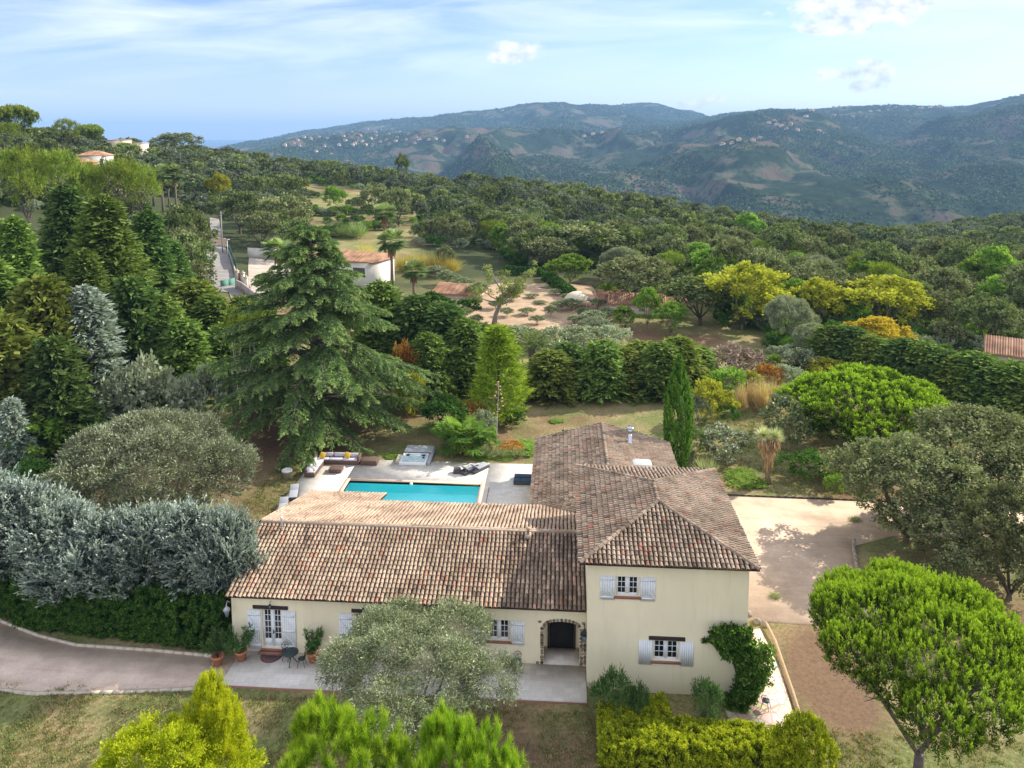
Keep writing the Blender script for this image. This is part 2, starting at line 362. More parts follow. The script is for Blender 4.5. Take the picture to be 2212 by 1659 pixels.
def lobes_shell(r, lobes, n, under=.35):
    """points spread over the outside of a heap of lobes (cx,cy,cz,rx,ry,rz), with their outward directions"""
    L = np.array(lobes, float); wgt = L[:, 3]*L[:, 4]; k = r.choice(len(L), int(n*2.2), p=wgt/wgt.sum())
    d = unit(r.randn(len(k), 3)); d[:, 2] = np.where((d[:, 2] < -.2) & (r.rand(len(k)) > under), -d[:, 2], d[:, 2])
    P = L[k, :3]+d*L[k, 3:]*(.86+.2*r.rand(len(k), 1)); q = ((P[:, None, :]-L[None, :, :3])/L[None, :, 3:]); ins = ((q**2).sum(-1) < .62).any(1)
    P = P[~ins][:n]; d = d[~ins][:n]; return P, unit(d/1.)
def rand_lobes(r, w, h, z0, n, flat=.8, sz=.36, core=True):
    """a crown w wide whose foliage runs from z0 to h"""
    out = [(0, 0, (z0+h)/2, w*.33, w*.33, (h-z0)*.40)] if core else []
    for i in range(n):
        a = 2*math.pi*(i+r.rand())/n*2.4; q = r.rand(); rad = w*.5*(1-sz*.8)*math.sqrt(q)*1.05; s_ = w*sz*(.6+.5*r.rand())*.62
        top = h-(h-z0)*.62*(rad/(w*.5))**2*r.uniform(.6, 1.2); out.append((rad*math.cos(a), rad*math.sin(a), max(z0+s_*.5, top-s_*flat), s_, s_, s_*flat))
    return out
def trunk_mb(r, h, rad, z1, spread, nl=5, lean=0., mb=None, base=(0, 0, 0)):
    b = mb or MB(); bx, by, bz = base
    P = [(bx+lean*z*z/h+r.uniform(-.06, .06)*z/h*3, by+r.uniform(-.06, .06)*z/h*3, bz+z) for z in np.linspace(-.4, z1, 5)]
    b.tube(P, [rad*1.35, rad, rad*.9, rad*.8, rad*.65], 7, .5)
    for i in range(nl):
        a = 2*math.pi*i/nl+r.rand(); e = spread*r.uniform(.5, .95); s = Vector(P[-1])-Vector((0, 0, r.rand()*z1*.35)); zt = h*r.uniform(.72, .95)+bz
        q = Vector((s.x+e*math.cos(a), s.y+e*math.sin(a), zt)); mid = s.lerp(q, .5)+Vector((e*.12*math.cos(a), e*.12*math.sin(a), -(zt-s.z)*.08))
        b.tube([s, mid, q], [rad*.5, rad*.32, rad*.08], 5, .5)
        for k in range(2):
            st = s.lerp(q, .45+.25*k); aa = a+r.uniform(-1, 1); ee = e*.4; b.tube([st, st+Vector((ee*math.cos(aa), ee*math.sin(aa), h*.13))], [rad*.22, rad*.05], 4, .5)
    return b
# every maker returns {part: mesh} at its own real size, with (width, height)
def mk_broad(name, seed, w, h, z0, mat, nl=9, nc=70, lf=30, L=.4, W=.24, bk=None, sz=.36, spread=1.1, rad=.5, trunk=True, flat=.8, rt=.22, tint=.5, cj=.22, core=True, up=0.):
    r = np.random.RandomState(seed); c = Crown(seed); P, d = lobes_shell(r, rand_lobes(r, w, h, z0, nl, flat, sz, core), nc)
    c.plumes(P-d*rad*.7, d, rad*1.1, rad, lf, L, W, spread, 0, tint, .18, cj, .2, up)
    out = {'crown': c.mesh(name+'_crown', mat)}
    if trunk:
        b = trunk_mb(r, h*.92, rt, max(z0*.9, .5), w*.34); out['trunk'] = mesh_np(name+'_trunk', b.V, b.F, bk or bark, b.T, smooth=True)
    return (out, w, h)
def mk_conifer(name, seed, w, h, mat, nc=230, lf=26, prof=.85, L=.34, W=.1, ln=1.2, rad=.26, droop=.3, up=.35, z0=.02, belly=.12, bk=None, spread=.35, cj=.2, tint=.5, rt=.2, wob=.25):
    """a cone or column of feathery sprays round a straight stem"""
    r = np.random.RandomState(seed); c = Crown(seed); t = r.rand(nc)**.75; z = h*(z0+(1-z0)*t); a = r.rand(nc)*6.283
    lob = 1+wob*(fbm(a*1.2+seed, t*6, seed)-.5)*2
    R0 = w/2*np.clip((1-t)**prof+.04, 0, 1)*np.clip(t/belly+.5, 0, 1)*lob; R0 = R0*(.72+.28*r.rand(nc))
    P = np.stack([R0*np.cos(a), R0*np.sin(a), z], -1); d = unit(np.stack([np.cos(a), np.sin(a), np.full(nc, up)], -1)); l = np.minimum(ln, R0*.9+.35)
    c.plumes(P-d*l[:, None]*.7, d, l, rad, lf, L, W, spread, droop, tint, .15, cj, .75)
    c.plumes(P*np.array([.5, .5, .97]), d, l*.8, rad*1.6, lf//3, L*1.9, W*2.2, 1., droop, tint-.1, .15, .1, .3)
    c.plumes(np.array([[0, 0, h-ln*.9]]), np.array([[0, 0, 1.]]), ln, rad*.5, lf*3, L, W, .3, 0, tint)
    b = MB(); b.tube([(0, 0, -.5), (0, 0, h*.5), (0, 0, h*.95)], [rt, rt*.6, .03], 6)
    return ({'crown': c.mesh(name+'_crown', mat), 'trunk': mesh_np(name+'_trunk', b.V, b.F, bk or bark, b.T, smooth=True)}, w, h)
def true_size(parts):
    o, w, h = parts; me = o.get('crown') or o.get('leaves')
    if me is None: return w, h
    if 'tw' not in me:
        co = np.empty(len(me.vertices)*3, np.float32); me.vertices.foreach_get('co', co); co = co.reshape(-1, 3)
        me['tw'] = float(np.mean([np.percentile(co[:, k], 99.4)-np.percentile(co[:, k], .6) for k in (0, 1)])); me['th'] = float(np.percentile(co[:, 2], 99.85))
    return me['tw'], me['th']
def put(kind, parts, loc, label, cat, sx=1., sy=None, sz=1., rz=None, group=None):
    o, w0, h0 = parts; t = thing(kind, label, cat, loc, rs.rand()*6.28 if rz is None else rz, group)
    t.scale = (sx, sy or sx, sz)
    for k, me in o.items(): link(k, me, t)
    return t
POINTED = {'cypress_tree', 'silver_conifer', 'young_pine', 'italian_cypress', 'cedar_tree', 'fan_palm', 'date_palm', 'spiky_plant', 'dry_grass_clump', 'reed_clump', 'dome_shelter', 'slender_tree'}
def place(kind, parts, px, ytop, d, wpx, label, cat, group=None, zb=None, rz=None):
    """stand a tree on the ground at distance d along the sight line of a column, as high and wide as it looks"""
    w0, h0 = true_size(parts); top = atd(px, ytop, d); X, Y = float(top[0]), float(top[1])
    g = g1(X, Y) if zb is None else zb; h = max(float(top[2])-g, .4)
    if kind not in POINTED:                # seen from above, the far shoulder of a round crown stands higher than its apex
        dx = ray(px, ytop); ph = math.atan2(-dx[2], math.hypot(dx[0], dx[1])); s_, c_ = math.sin(ph), math.cos(ph); a = wpx*d/1625./2; H = h; lo, hi = .35*H, H
        for _ in range(20):
            m = (lo+hi)/2; v = .62*m*c_+math.sqrt((a*s_)**2+(.38*m*c_)**2)
            if v > H*c_: hi = m
            else: lo = m
        h = max((lo+hi)/2, (.68 if w0 < 4.4 and 'trunk' in o else .38)*H)
    s = wpx*d/1625./w0
    return put(kind, parts, (X, Y, g), label, cat, s, s, h/h0, rz, group)
# leaf colours
G_oak = leafmat('oak_leaves', [(.022, .036, .013), (.075, .098, .036), (.165, .18, .08)], .22)
G_oak2 = leafmat('holm_oak_leaves', [(.024, .034, .014), (.088, .1, .045), (.2, .205, .105)], .2)
G_brt = leafmat('fresh_green_leaves', [(.05, .10, .015), (.13, .22, .035), (.24, .33, .06)], .35)
G_pine = leafmat('pine_needles', [(.05, .085, .012), (.14, .19, .025), (.27, .31, .05)], .28)
G_stone = leafmat('stone_pine_needles', [(.02, .045, .008), (.11, .18, .016), (.27, .38, .035)], .3, ovar=.08)
G_yel = leafmat('yellow_autumn_leaves', [(.13, .15, .02), (.33, .34, .04), (.55, .5, .07)], .35)
G_gold = leafmat('golden_leaves', [(.22, .16, .02), (.5, .38, .04), (.7, .55, .08)], .35)
G_orange = leafmat('orange_leaves', [(.12, .05, .02), (.3, .13, .03), (.35, .25, .07)], .3)
G_cedar = leafmat('cedar_needles', [(.024, .05, .02), (.1, .16, .052), (.26, .32, .115)], .22, ovar=.03)
G_ley = leafmat('cypress_sprays', [(.025, .045, .012), (.09, .135, .03), (.2, .25, .065)], .24)
G_leyd = leafmat('dark_cypress_sprays', [(.017, .036, .013), (.06, .1, .028), (.135, .18, .05)], .22)
G_leyy = leafmat('yellowing_cypress_sprays', [(.035, .055, .012), (.15, .19, .04), (.32, .32, .08)], .26)
G_blue = leafmat('blue_cypress_sprays', [(.035, .05, .04), (.22, .27, .23), (.5, .56, .48)], .15, .03, ovar=.07)
G_blueold = leafmat('weathered_blue_sprays', [(.10, .085, .06), (.2, .24, .19), (.36, .43, .38)], .15)
G_olive = leafmat('olive_leaves', [(.045, .055, .028), (.165, .185, .105), (.36, .39, .26)], .2, .03)
G_olivef = leafmat('silvery_olive_leaves', [(.04, .05, .022), (.14, .165, .075), (.31, .34, .19)], .2, .04, ovar=.1)
G_hedge = leafmat('laurel_hedge_leaves', [(.012, .035, .008), (.035, .08, .015), (.09, .15, .03)], .25)
G_yhedge = leafmat('yellow_green_hedge_leaves', [(.06, .09, .01), (.32, .38, .02), (.62, .62, .05)], .35, ovar=.05)
G_vine = leafmat('vine_leaves', [(.015, .04, .008), (.06, .13, .02), (.19, .29, .06)], .35)
G_palm = leafmat('palm_leaves', [(.035, .065, .02), (.13, .18, .065), (.34, .38, .18)], .25)
G_fan = leafmat('fan_palm_leaves', [(.05, .11, .02), (.15, .27, .05), (.36, .48, .12)], .35)
G_dead = leafmat('dry_palm_skirt', [(.16, .10, .055), (.3, .2, .11), (.42, .3, .18)], .1)
G_reed = leafmat('dry_yellow_reeds', [(.3, .24, .06), (.5, .4, .1), (.6, .5, .17)], .3)
G_reedg = leafmat('green_reeds', [(.09, .13, .05), (.18, .23, .09), (.3, .34, .15)], .3)
G_mim = leafmat('lime_yellow_foliage', [(.15, .2, .01), (.38, .42, .02), (.62, .6, .04)], .4, ovar=.03)
G_fpine = leafmat('bright_long_needles', [(.07, .14, .01), (.22, .36, .025), (.46, .56, .06)], .35, ovar=.03)
G_grey = leafmat('grey_green_leaves', [(.11, .13, .085), (.2, .23, .15), (.33, .36, .26)], .2)
G_yuc = leafmat('yucca_leaves', [(.12, .15, .07), (.25, .28, .14), (.42, .42, .24)], .2)
G_mag = leafmat('magnolia_leaves', [(.03, .045, .015), (.07, .10, .03), (.2, .16, .07)], .15, .08)
G_bare = leafmat('bare_twigs', [(.12, .08, .06), (.2, .15, .12), (.3, .24, .19)], .1)
# archetypes
OAK = [mk_broad('oak%d' % i, 20+i, 9., 8.2, 1.6, (G_oak, G_oak2, G_oak, G_oak2)[i], nl=13, nc=150, lf=22, L=.42, W=.3, rad=.62, rt=.24, sz=.3) for i in range(4)]
OAKL = [mk_broad('tall_oak%d' % i, 40+i, 9., 10.5, 2.4, (G_oak2, G_oak)[i], nl=15, nc=190, lf=22, L=.42, W=.3, rad=.6, rt=.25, sz=.28) for i in range(2)]
YEL = [mk_broad('yellow_tree%d' % i, 50+i, 9., 10., 1.2, (G_yel, G_gold, G_brt)[i], nl=15, nc=240, lf=28, L=.36, W=.28, rad=.55, bk=bark_grey, rt=.16, sz=.27) for i in range(3)]
BIGOAK = mk_broad('garden_oak', 61, 12., 9.5, .6, G_oak2, nl=20, nc=620, lf=44, L=.24, W=.15, rad=.5, rt=.3, sz=.25)
BIGOAK2 = mk_broad('garden_oak_dense', 62, 12., 9.5, .3, G_oak2, nl=22, nc=640, lf=44, L=.23, W=.15, rad=.46, rt=.3, sz=.22)
PINE = [mk_broad('pine%d' % i, 70+i, 9., 9., 3.0, G_pine, nl=11, nc=150, lf=40, L=.42, W=.09, rad=.6, rt=.2, sz=.3, flat=.55, spread=.8, up=.5) for i in range(2)]
LEY = [mk_conifer('cypress_tree%d' % i, 80+i, 7., 20., (G_ley, G_leyd, G_leyy)[i], nc=900, lf=46, L=.27, W=.1, ln=1.5, rad=.36, prof=.92, belly=.06, wob=.4) for i in range(3)]
LEYS = [mk_conifer('young_cypress%d' % i, 84+i, 5., 9., (G_leyd, G_ley, G_leyy)[i], nc=480, lf=40, L=.25, W=.1, ln=1.1, rad=.3, prof=.72, belly=.05, wob=.45) for i in range(3)]
SHRUB = {k: mk_broad('shrub_'+k, 90+i, 2., 1.6, .1, m_, nl=7, nc=90, lf=26, L=.13, W=.07, rad=.17, trunk=False, sz=.36) for i, (k, m_) in enumerate((('green', G_brt), ('dark', G_hedge), ('grey', G_grey), ('gold', G_yel), ('orange', G_orange), ('olive', G_olive), ('mag', G_mag), ('bare', G_bare), ('oak', G_oak)))}
OLV = mk_broad('small_olive', 110, 3., 3., 1., G_olivef, nl=7, nc=120, lf=34, L=.2, W=.09, rad=.28, rt=.07, bk=bark_grey, sz=.36)
OLVB = mk_broad('grey_olive', 111, 12., 9., .5, G_olive, nl=15, nc=1100, lf=60, L=.24, W=.07, rad=.5, rt=.3, bk=bark_grey, sz=.36, spread=.8, up=.4)
OLVF = mk_broad('front_olive', 112, 10., 8., 1.2, G_olivef, nl=17, nc=1250, lf=66, L=.17, W=.045, rad=.45, rt=.17, bk=bark_grey, sz=.26, spread=.8, up=.3)
def mk_bluecyp(seed, w, h):
    r = np.random.RandomState(seed); c = Crown(seed); P, d = lobes_shell(r, rand_lobes(r, w, h, h*.2, 11, 1.2, .36), 300, .9)
    d = unit(d*np.array([1, 1, .35])+np.array([0, 0, .75])+r.randn(*d.shape)*.2)
    k = 5; Q = np.repeat(P, k, 0)+r.randn(len(P)*k, 3)*.24; dd = unit(np.repeat(d, k, 0)+r.randn(len(P)*k, 3)*.35)
    c.plumes(Q-dd*.3, dd, 1.1, .17, 22, .2, .075, .3, -.1, .55, .12, .3, .95); c.plumes(P*np.array([.75, .75, .95]), d, .9, .5, 20, .4, .16, 1., 0, .1, .1, .1)
    b = trunk_mb(r, h*.8, .17, h*.4, w*.3); return ({'crown': c.mesh('blue_cypress_crown', G_blue), 'trunk': mesh_np('blue_cypress_trunk', b.V, b.F, bark, b.T, smooth=True)}, w, h)
BLUE = [mk_bluecyp(120+i, 5.6, 8.6) for i in range(2)]
def mk_italian(seed, w, h):
    r = np.random.RandomState(seed); c = Crown(seed); n = 800; t = r.rand(n); a = r.rand(n)*6.283
    R0 = w/2*np.clip(np.sin(np.clip(t*.94+.1, 0, 1)*math.pi)**.45, .05, 1)*(1+.18*(fbm(a*2, t*3, seed)-.5)*2)*np.where(t > .6, 1-(t-.6)*1.6, 1)
    P = np.stack([R0*np.cos(a), R0*np.sin(a), t*h*.93+.1], -1); d = unit(np.stack([np.cos(a)*.25, np.sin(a)*.25, np.ones(n)], -1))
    c.plumes(P-d*.3, d, .75, .15, 26, .2, .09, .25, 0, .5, .15, .25, .8); b = MB(); b.tube([(0, 0, -.4), (0, 0, h*.85)], [.12, .03])
    return ({'crown': c.mesh('italian_cypress_crown', LEAF['italian']), 'trunk': mesh_np('italian_cypress_trunk', b.V, b.F, bark, b.T)}, w, h)
LEAF['italian'] = leafmat('italian_cypress_sprays', [(.02, .06, .01), (.055, .13, .018), (.12, .22, .035)], .25)
ITAL = mk_italian(131, 2.2, 10.)
def mk_stone(seed, w, h, z0, nc, n, L, W, ln, mat, rad=.2, nb=9, cz=0.):
    """umbrella pine: upright brushes of needles over a dome, dark limbs beneath"""
    r = np.random.RandomState(seed); c = Crown(seed); hh = h-z0
    lob = [(0, 0, z0+hh*.38, w*.42, w*.42, hh*.5)]
    for i in range(15):
        a = 2.4*i+r.rand()*.6; q = w*.5*math.sqrt((i+1)/16.)*.86; s_ = w*r.uniform(.1, .17); top = h-hh*.72*(q/(w*.5))**2.2*r.uniform(.75, 1.15)
        lob.append((q*math.cos(a), q*math.sin(a), max(z0+.2, top-s_*.6), s_, s_, s_*.7))
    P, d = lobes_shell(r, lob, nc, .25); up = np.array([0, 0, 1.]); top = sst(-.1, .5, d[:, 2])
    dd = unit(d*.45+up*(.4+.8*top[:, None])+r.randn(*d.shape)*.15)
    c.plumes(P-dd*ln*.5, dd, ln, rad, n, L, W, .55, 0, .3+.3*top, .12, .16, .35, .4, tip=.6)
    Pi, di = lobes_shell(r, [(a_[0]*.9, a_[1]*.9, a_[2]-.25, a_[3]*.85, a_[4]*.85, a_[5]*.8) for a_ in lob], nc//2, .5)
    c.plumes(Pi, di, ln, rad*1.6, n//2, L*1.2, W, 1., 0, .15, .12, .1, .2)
    b = MB(); fork = z0*.42; b.tube([(0, 0, -.5), (.05, 0, fork*.5), (0, 0, fork)], [.3*w/12, .26*w/12, .24*w/12], 9)
    for i in range(nb):
        a = 6.283*i/nb+r.rand()*.4; e = w*r.uniform(.25, .44); zt = h-hh*(.3+.5*(e/(w*.5))**2); s = Vector((0, 0, fork-.1+r.rand()*(z0-fork)*.5)); q = Vector((e*math.cos(a), e*math.sin(a), zt))
        m1 = s.lerp(q, .5)+Vector((0, 0, -hh*.05)); b.tube([s, m1, q], [.13*w/12, .08*w/12, .03], 6)
        for k in range(7):
            st = m1.lerp(q, r.rand()); aa = a+r.uniform(-1.6, 1.6); ee = w*r.uniform(.05, .14); b.tube([st, st+Vector((ee*math.cos(aa), ee*math.sin(aa), r.uniform(-.2, .8)))], [.03*w/12, .012], 4)
    return ({'crown': c.mesh('umbrella_pine_crown', mat), 'trunk': mesh_np('umbrella_pine_trunk', b.V, b.F, bark, b.T, smooth=True)}, w, h)
STF = mk_stone(141, 11.2, 9.6, 6.1, 4200, 38, .12, .042, .44, G_stone, .095)
STM = mk_stone(142, 14., 7.6, 1.0, 1700, 36, .28, .1, .6, G_stone, .25)
STU = mk_stone(143, 12., 10., 6., 420, 30, .45, .2, .7, G_pine, .45)
def mk_cedar(seed, H, Rb):
    r = np.random.RandomState(seed); c = Crown(seed); b = MB(); b.tube([(0, 0, -.5), (.1, 0, H*.4), (0, 0, H*.75), (0, 0, H)], [.5, .34, .16, .02], 9)
    z = 2.2
    while z < H-.3:
        f = z/H; nb = 7 if f < .75 else 4
        for i in range(nb):
            a = r.rand()*6.283; Lb = Rb*(1-f)**.92*r.uniform(.66, 1.12)+.35; Lb *= 1 if not 3.6 < a < 6.1 else min(1., .58+.42*max(0, z-1.5)/7.); el = .08+.5*f
            ca, sa = math.cos(a), math.sin(a); ts = np.linspace(0, 1, 9)
            rr = Lb*ts; zz = z+Lb*(el*ts-.42*ts**2.3)+r.uniform(-.2, .2)*ts
            P = np.stack([rr*ca, rr*sa, np.maximum(zz, .9)], -1)
            b.tube([tuple(p) for p in P[::2]], [.03+.015*Lb*(1-t_)*.7 for t_ in ts[::2]], 5)
            nt_ = int(12+Lb*6.5); tt = .16+.84*r.rand(nt_)**.75
            Q = np.stack([np.interp(tt, ts, P[:, k]) for k in range(3)], -1); sd = np.where(r.rand(nt_) < .5, 1, -1)
            an = sd*(.5+.5*r.rand(nt_)); dx = ca*np.cos(an)-sa*np.sin(an); dy = sa*np.cos(an)+ca*np.sin(an)
            d = unit(np.stack([dx, dy, -.15-.3*r.rand(nt_)], -1)); tl = (.3+.19*Lb*(1.15-tt))*(.7+.6*r.rand(nt_))
            c.plumes(Q, d, tl, .12+.04*tl, 36, .22, .06, .4, .5, .45+.3*(tt-.5), .14, .2, .5)
        z += .66*(1-f)+.26
    return ({'crown': c.mesh('cedar_crown', G_cedar), 'trunk': mesh_np('cedar_trunk', b.V, b.F, bark, b.T, smooth=True)}, 2*Rb, H)
CEDAR = mk_cedar(151, 21.5, 10.2)
def fan_leaf(c, P, d, pet, rad, n, W, tint, droop=.35):
    r = c.r; d = unit(np.array(d, float)); E = np.array(P)+d*pet; s = unit(np.cross(d, [0, 0, 1.])+1e-5); u = np.cross(s, d)
    a = np.linspace(-1.9, 1.9, n)+r.randn(n)*.04; A = unit(d*np.cos(a)[:, None]+s*np.sin(a)[:, None]+u*.15)
    c.V.append(np.stack([np.repeat(E[None], n, 0), E+A*rad*.5+np.cross(A, u)*W*.5, E+A*rad+np.array([0, 0, -droop*rad]), E+A*rad*.5-np.cross(A, u)*W*.5], 1).reshape(-1, 3))
    c.T.append(np.repeat(np.clip(tint+(r.rand(n)-.5)*.3, 0, 1), 4))
    c.leaves(np.array([P]), d[None], pet, .05, np.array([.7]))
def mk_washingtonia(seed, h, th=.2):
    r = np.random.RandomState(seed); c = Crown(seed); s = Crown(seed+1)
    for i in range(52):
        a = r.rand()*6.283; e = r.uniform(-.95, 1.45); fan_leaf(c, (0, 0, h-2.2), (math.cos(a)*math.cos(e), math.sin(a)*math.cos(e), math.sin(e)), r.uniform(.9, 1.5), r.uniform(.9, 1.25), 13, .2, .4+.22*e, .2)
    n = 230; a = r.rand(n)*6.283; zz = r.rand(n); P = np.stack([np.cos(a)*.2, np.sin(a)*.2, h-2.9-zz*1.3], -1); s.leaves(P, unit(np.stack([np.cos(a)*.35, np.sin(a)*.35, -np.ones(n)], -1)), .9, .12, r.rand(n))
    b = MB(); b.tube([(0, 0, -.3), (0, 0, h*.4), (.05, 0, h-2.2)], [th*1.3, th, th*.9], 9)
    return ({'crown': c.mesh('fan_palm_crown', G_palm), 'skirt': s.mesh('palm_skirt', G_dead), 'trunk': mesh_np('palm_trunk', b.V, b.F, palm_bark, b.T, smooth=True)}, 3.8, h)
WASH = [mk_washingtonia(160+i, 11.) for i in range(2)]
def mk_fanclump(seed, w, h, nst=4):
    r = np.random.RandomState(seed); c = Crown(seed); b = MB()
    for k in range(nst):
        x, y = r.uniform(-.25, .25, 2)*w*.8; z = h*r.uniform(.12, .5); b.tube([(x*.4, y*.4, -.2), (x, y, z)], [.13, .1], 7)
        for i in range(15):
            a = r.rand()*6.283; e = r.uniform(-.45, 1.4); fan_leaf(c, (x, y, z), (math.cos(a)*math.cos(e), math.sin(a)*math.cos(e), math.sin(e)), r.uniform(.7, 1.3)*w/4.2, r.uniform(.8, 1.1)*w/4.2, 15, .15, .35+.25*e, .2)
    return ({'crown': c.mesh('fan_palm_clump_crown', G_fan), 'trunk': mesh_np('fan_palm_stems', b.V, b.F, palm_bark, b.T)}, w, h)
FANC = mk_fanclump(170, 4.4, 4.3, 5); FANS = mk_fanclump(171, 2., 1.9, 1)
def mk_phoenix(seed, w, h, hb):
    r = np.random.RandomState(seed); c = Crown(seed)
    for i in range(58):
        a = r.rand()*6.283; e = r.uniform(-.15, 1.35); L = w*.5*r.uniform(.85, 1.1)*(1.05 if e < .8 else .9); t = np.linspace(.08, 1, 34)
        hx = L*(np.sin(t*1.25)*math.cos(e)); hz_ = L*(t*math.sin(e)-.42*t*t)+hb; P = np.stack([hx*math.cos(a), hx*math.sin(a), hz_], -1)
        s = np.array([-math.sin(a), math.cos(a), 0]); dr = np.array([math.cos(a), math.sin(a), 0])
        for sg in (1, -1): c.leaves(P, unit(s*sg+dr*.6+np.array([0, 0, .25])+r.randn(34, 3)*.1), .42*np.sin(np.clip(t, .12, .97)*3.1)+.08, .05, .5+.2*(e-.5)+r.randn(34)*.12)
    b = MB(); b.tube([(0, 0, -.3), (0, 0, hb*.5), (0, 0, hb)], [.36, .32, .42], 10)
    return ({'crown': c.mesh('date_palm_crown', G_palm), 'trunk': mesh_np('date_palm_trunk', b.V, b.F, palm_bark, b.T)}, w, h)
PHX = mk_phoenix(175, 5.6, 5.6, 3.2)
def mk_grassy(seed, w, h, mat, n=260, W=.06, tips=.5, fl=None):
    r = np.random.RandomState(seed); c = Crown(seed); a = r.rand(n)*6.283; e = r.uniform(.35, 1.5, n); q = r.rand(n)**.7*w*.22
    P = np.stack([q*np.cos(a), q*np.sin(a), r.rand(n)*.1], -1); c.leaves(P, unit(np.stack([np.cos(a)*np.cos(e), np.sin(a)*np.cos(e), np.sin(e)], -1)), h, W, tips+(r.rand(n)-.5)*.5)
    return ({'leaves': c.mesh('leaf_tuft', mat)}, w, h)
YUCS = mk_grassy(180, 1.6, 1.1, G_yuc); REED = mk_grassy(181, 2.4, 2.6, G_reed, 420, .05); REEDG = mk_grassy(182, 3., 2.6, G_reedg, 420, .06); STRAW = mk_grassy(183, 1.5, 1.1, leafmat('straw_grass', [(.4, .27, .14), (.55, .4, .23), (.65, .5, .32)], .3), 420, .03)
def leafbox(name, label, cat, P0, P1, wd, h, mat, z=None, n=30, L=.11, W=.06, bulge=.12, top=.08, group=None, cl=55, spread=1.2, sd=5):
    """a clipped hedge from P0 to P1"""
    r = np.random.RandomState(sd); P0 = np.array(P0[:2], float); P1 = np.array(P1[:2], float); D = P1-P0; LN = np.hypot(*D); ux = D/LN; nx = np.array([-ux[1], ux[0]])
    area = LN*wd+2*LN*h+2*wd*h; m = int(area*cl*.14); A = r.rand(m)*area; C_ = np.zeros((m, 3)); dn = np.zeros((m, 3))
    t = r.rand(m)*LN; s = (r.rand(m)-.5)*wd; zz = r.rand(m)*h; k = np.select([A < LN*wd, A < LN*wd+LN*h, A < LN*wd+2*LN*h, A < LN*wd+2*LN*h+wd*h], [0, 1, 2, 3], 4)
    s = np.where(k == 1, -wd/2, np.where(k == 2, wd/2, s)); t = np.where(k == 3, 0, np.where(k == 4, LN, t)); zz = np.where(k == 0, h, zz)
    bul = (fbm(t*.7+sd, zz*.9+s, sd)-.5)*2*bulge; s = s*(1+bul*.6/max(wd, .4)*2); zz = zz+np.where(k == 0, bul, 0)
    rn = np.clip(zz/h, 0, 1); s = s*np.where(rn > .75, 1-(rn-.75)*.5, 1); z0 = g1(*P0) if z is None else z
    W0 = P0+ux*t[:, None]+nx*s[:, None]; C_ = np.stack([W0[:, 0], W0[:, 1], z0+zz], -1)
    dn[:, :2] = np.where((k == 1)[:, None], -nx, np.where((k == 2)[:, None], nx, np.where((k == 3)[:, None], -ux, np.where((k == 4)[:, None], ux, 0)))); dn[:, 2] = (k == 0)*1.+.3
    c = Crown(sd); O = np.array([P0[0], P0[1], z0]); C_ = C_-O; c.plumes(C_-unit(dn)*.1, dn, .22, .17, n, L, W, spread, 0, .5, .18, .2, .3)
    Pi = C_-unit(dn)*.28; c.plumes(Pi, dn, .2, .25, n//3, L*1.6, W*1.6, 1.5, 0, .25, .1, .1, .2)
    t_ = thing(name, label, cat, tuple(O), group=group); link('foliage', c.mesh(name, mat), t_)
    b = MB()
    for i in range(int(LN/.6)+1):
        p = ux*min(i*.6+.2, LN); b.tube([(p[0], p[1], -.3), (p[0]+r.uniform(-.1, .1), p[1], h*.75)], [.04, .015], 5)
    b.build('stem', bark, t_); return t_
# ------------------------------------------------------------------ villa
def stuccomat():
    m, n = newmat('cream_stucco'); g = n('ShaderNodeNewGeometry').outputs['Position']; mp = n('ShaderNodeMapping', {'Vector': g, 'Scale': (2.2, 2.2, .25)}).outputs[0]
    a = n('ShaderNodeTexNoise', {'Vector': mp, 'Scale': 1.6, 'Detail': 6., 'Roughness': .65}); b = n('ShaderNodeTexNoise', {'Vector': g, 'Scale': 14., 'Detail': 5., 'Roughness': .7}); c = n('ShaderNodeTexNoise', {'Vector': g, 'Scale': .5, 'Detail': 4.})
    sp = n('ShaderNodeSeparateXYZ', {0: g}).outputs[2]; low = n('ShaderNodeMapRange', {0: n.math('ADD', sp, n.math('MULTIPLY', c.outputs['Fac'], .9)), 1: .0, 2: .9, 3: .75, 4: 1.}).outputs[0]
    col = n.mix(1., (.94, .84, .62), n.ramp(a.outputs['Fac'], [(.3, (.94, .935, .925)), (.5, (1., 1., 1.))]), 'MULTIPLY'); col = n.mix(1., col, n.ramp(c.outputs['Fac'], [(.3, (.93, .93, .92)), (.7, (1.04, 1.03, 1.02))]), 'MULTIPLY')
    col = n.mix(low, (.5, .4, .3), col)
    return finish(m, n, n('ShaderNodeBsdfPrincipled', {'Base Color': col, 'Roughness': .92, 'Specular IOR Level': .2, 'Normal': bump(n, b.outputs['Fac'], .45, .02)}).outputs[0])
stucco = stuccomat()
white = plain('white_paint', (.85, .87, .91), .5, .04, 3, bmp=.1)
darkwood = plain('dark_oak_beam', (.035, .022, .018), .75, .4, 8, bmp=.5)
sillm = plain('terracotta_sill', (.3, .13, .09), .75, .25, 9, bmp=.3)
stonem = plain('field_stone', (.3, .25, .19), .9, .45, 3, c2=(.42, .36, .28), bmp=.7)
iron = plain('green_black_iron', (.015, .035, .035), .5, .2, 10)
steel = plain('polished_steel', (.6, .62, .65), .18, .05, 5, metal=1., bmp=0)
terracotta = plain('terracotta_pot', (.5, .2, .1), .8, .15, 7)
dark = plain('dark_interior', (.012, .011, .012), .9, .2, 4)
mortar = plain('roof_mortar', (.4, .31, .23), .95, .25, 6, bmp=.5)
m_, n = newmat('window_glass'); glass = finish(m_, n, n('ShaderNodeBsdfPrincipled', {'Base Color': (.012, .016, .022, 1), 'Roughness': .06, 'Specular IOR Level': .8}).outputs[0])
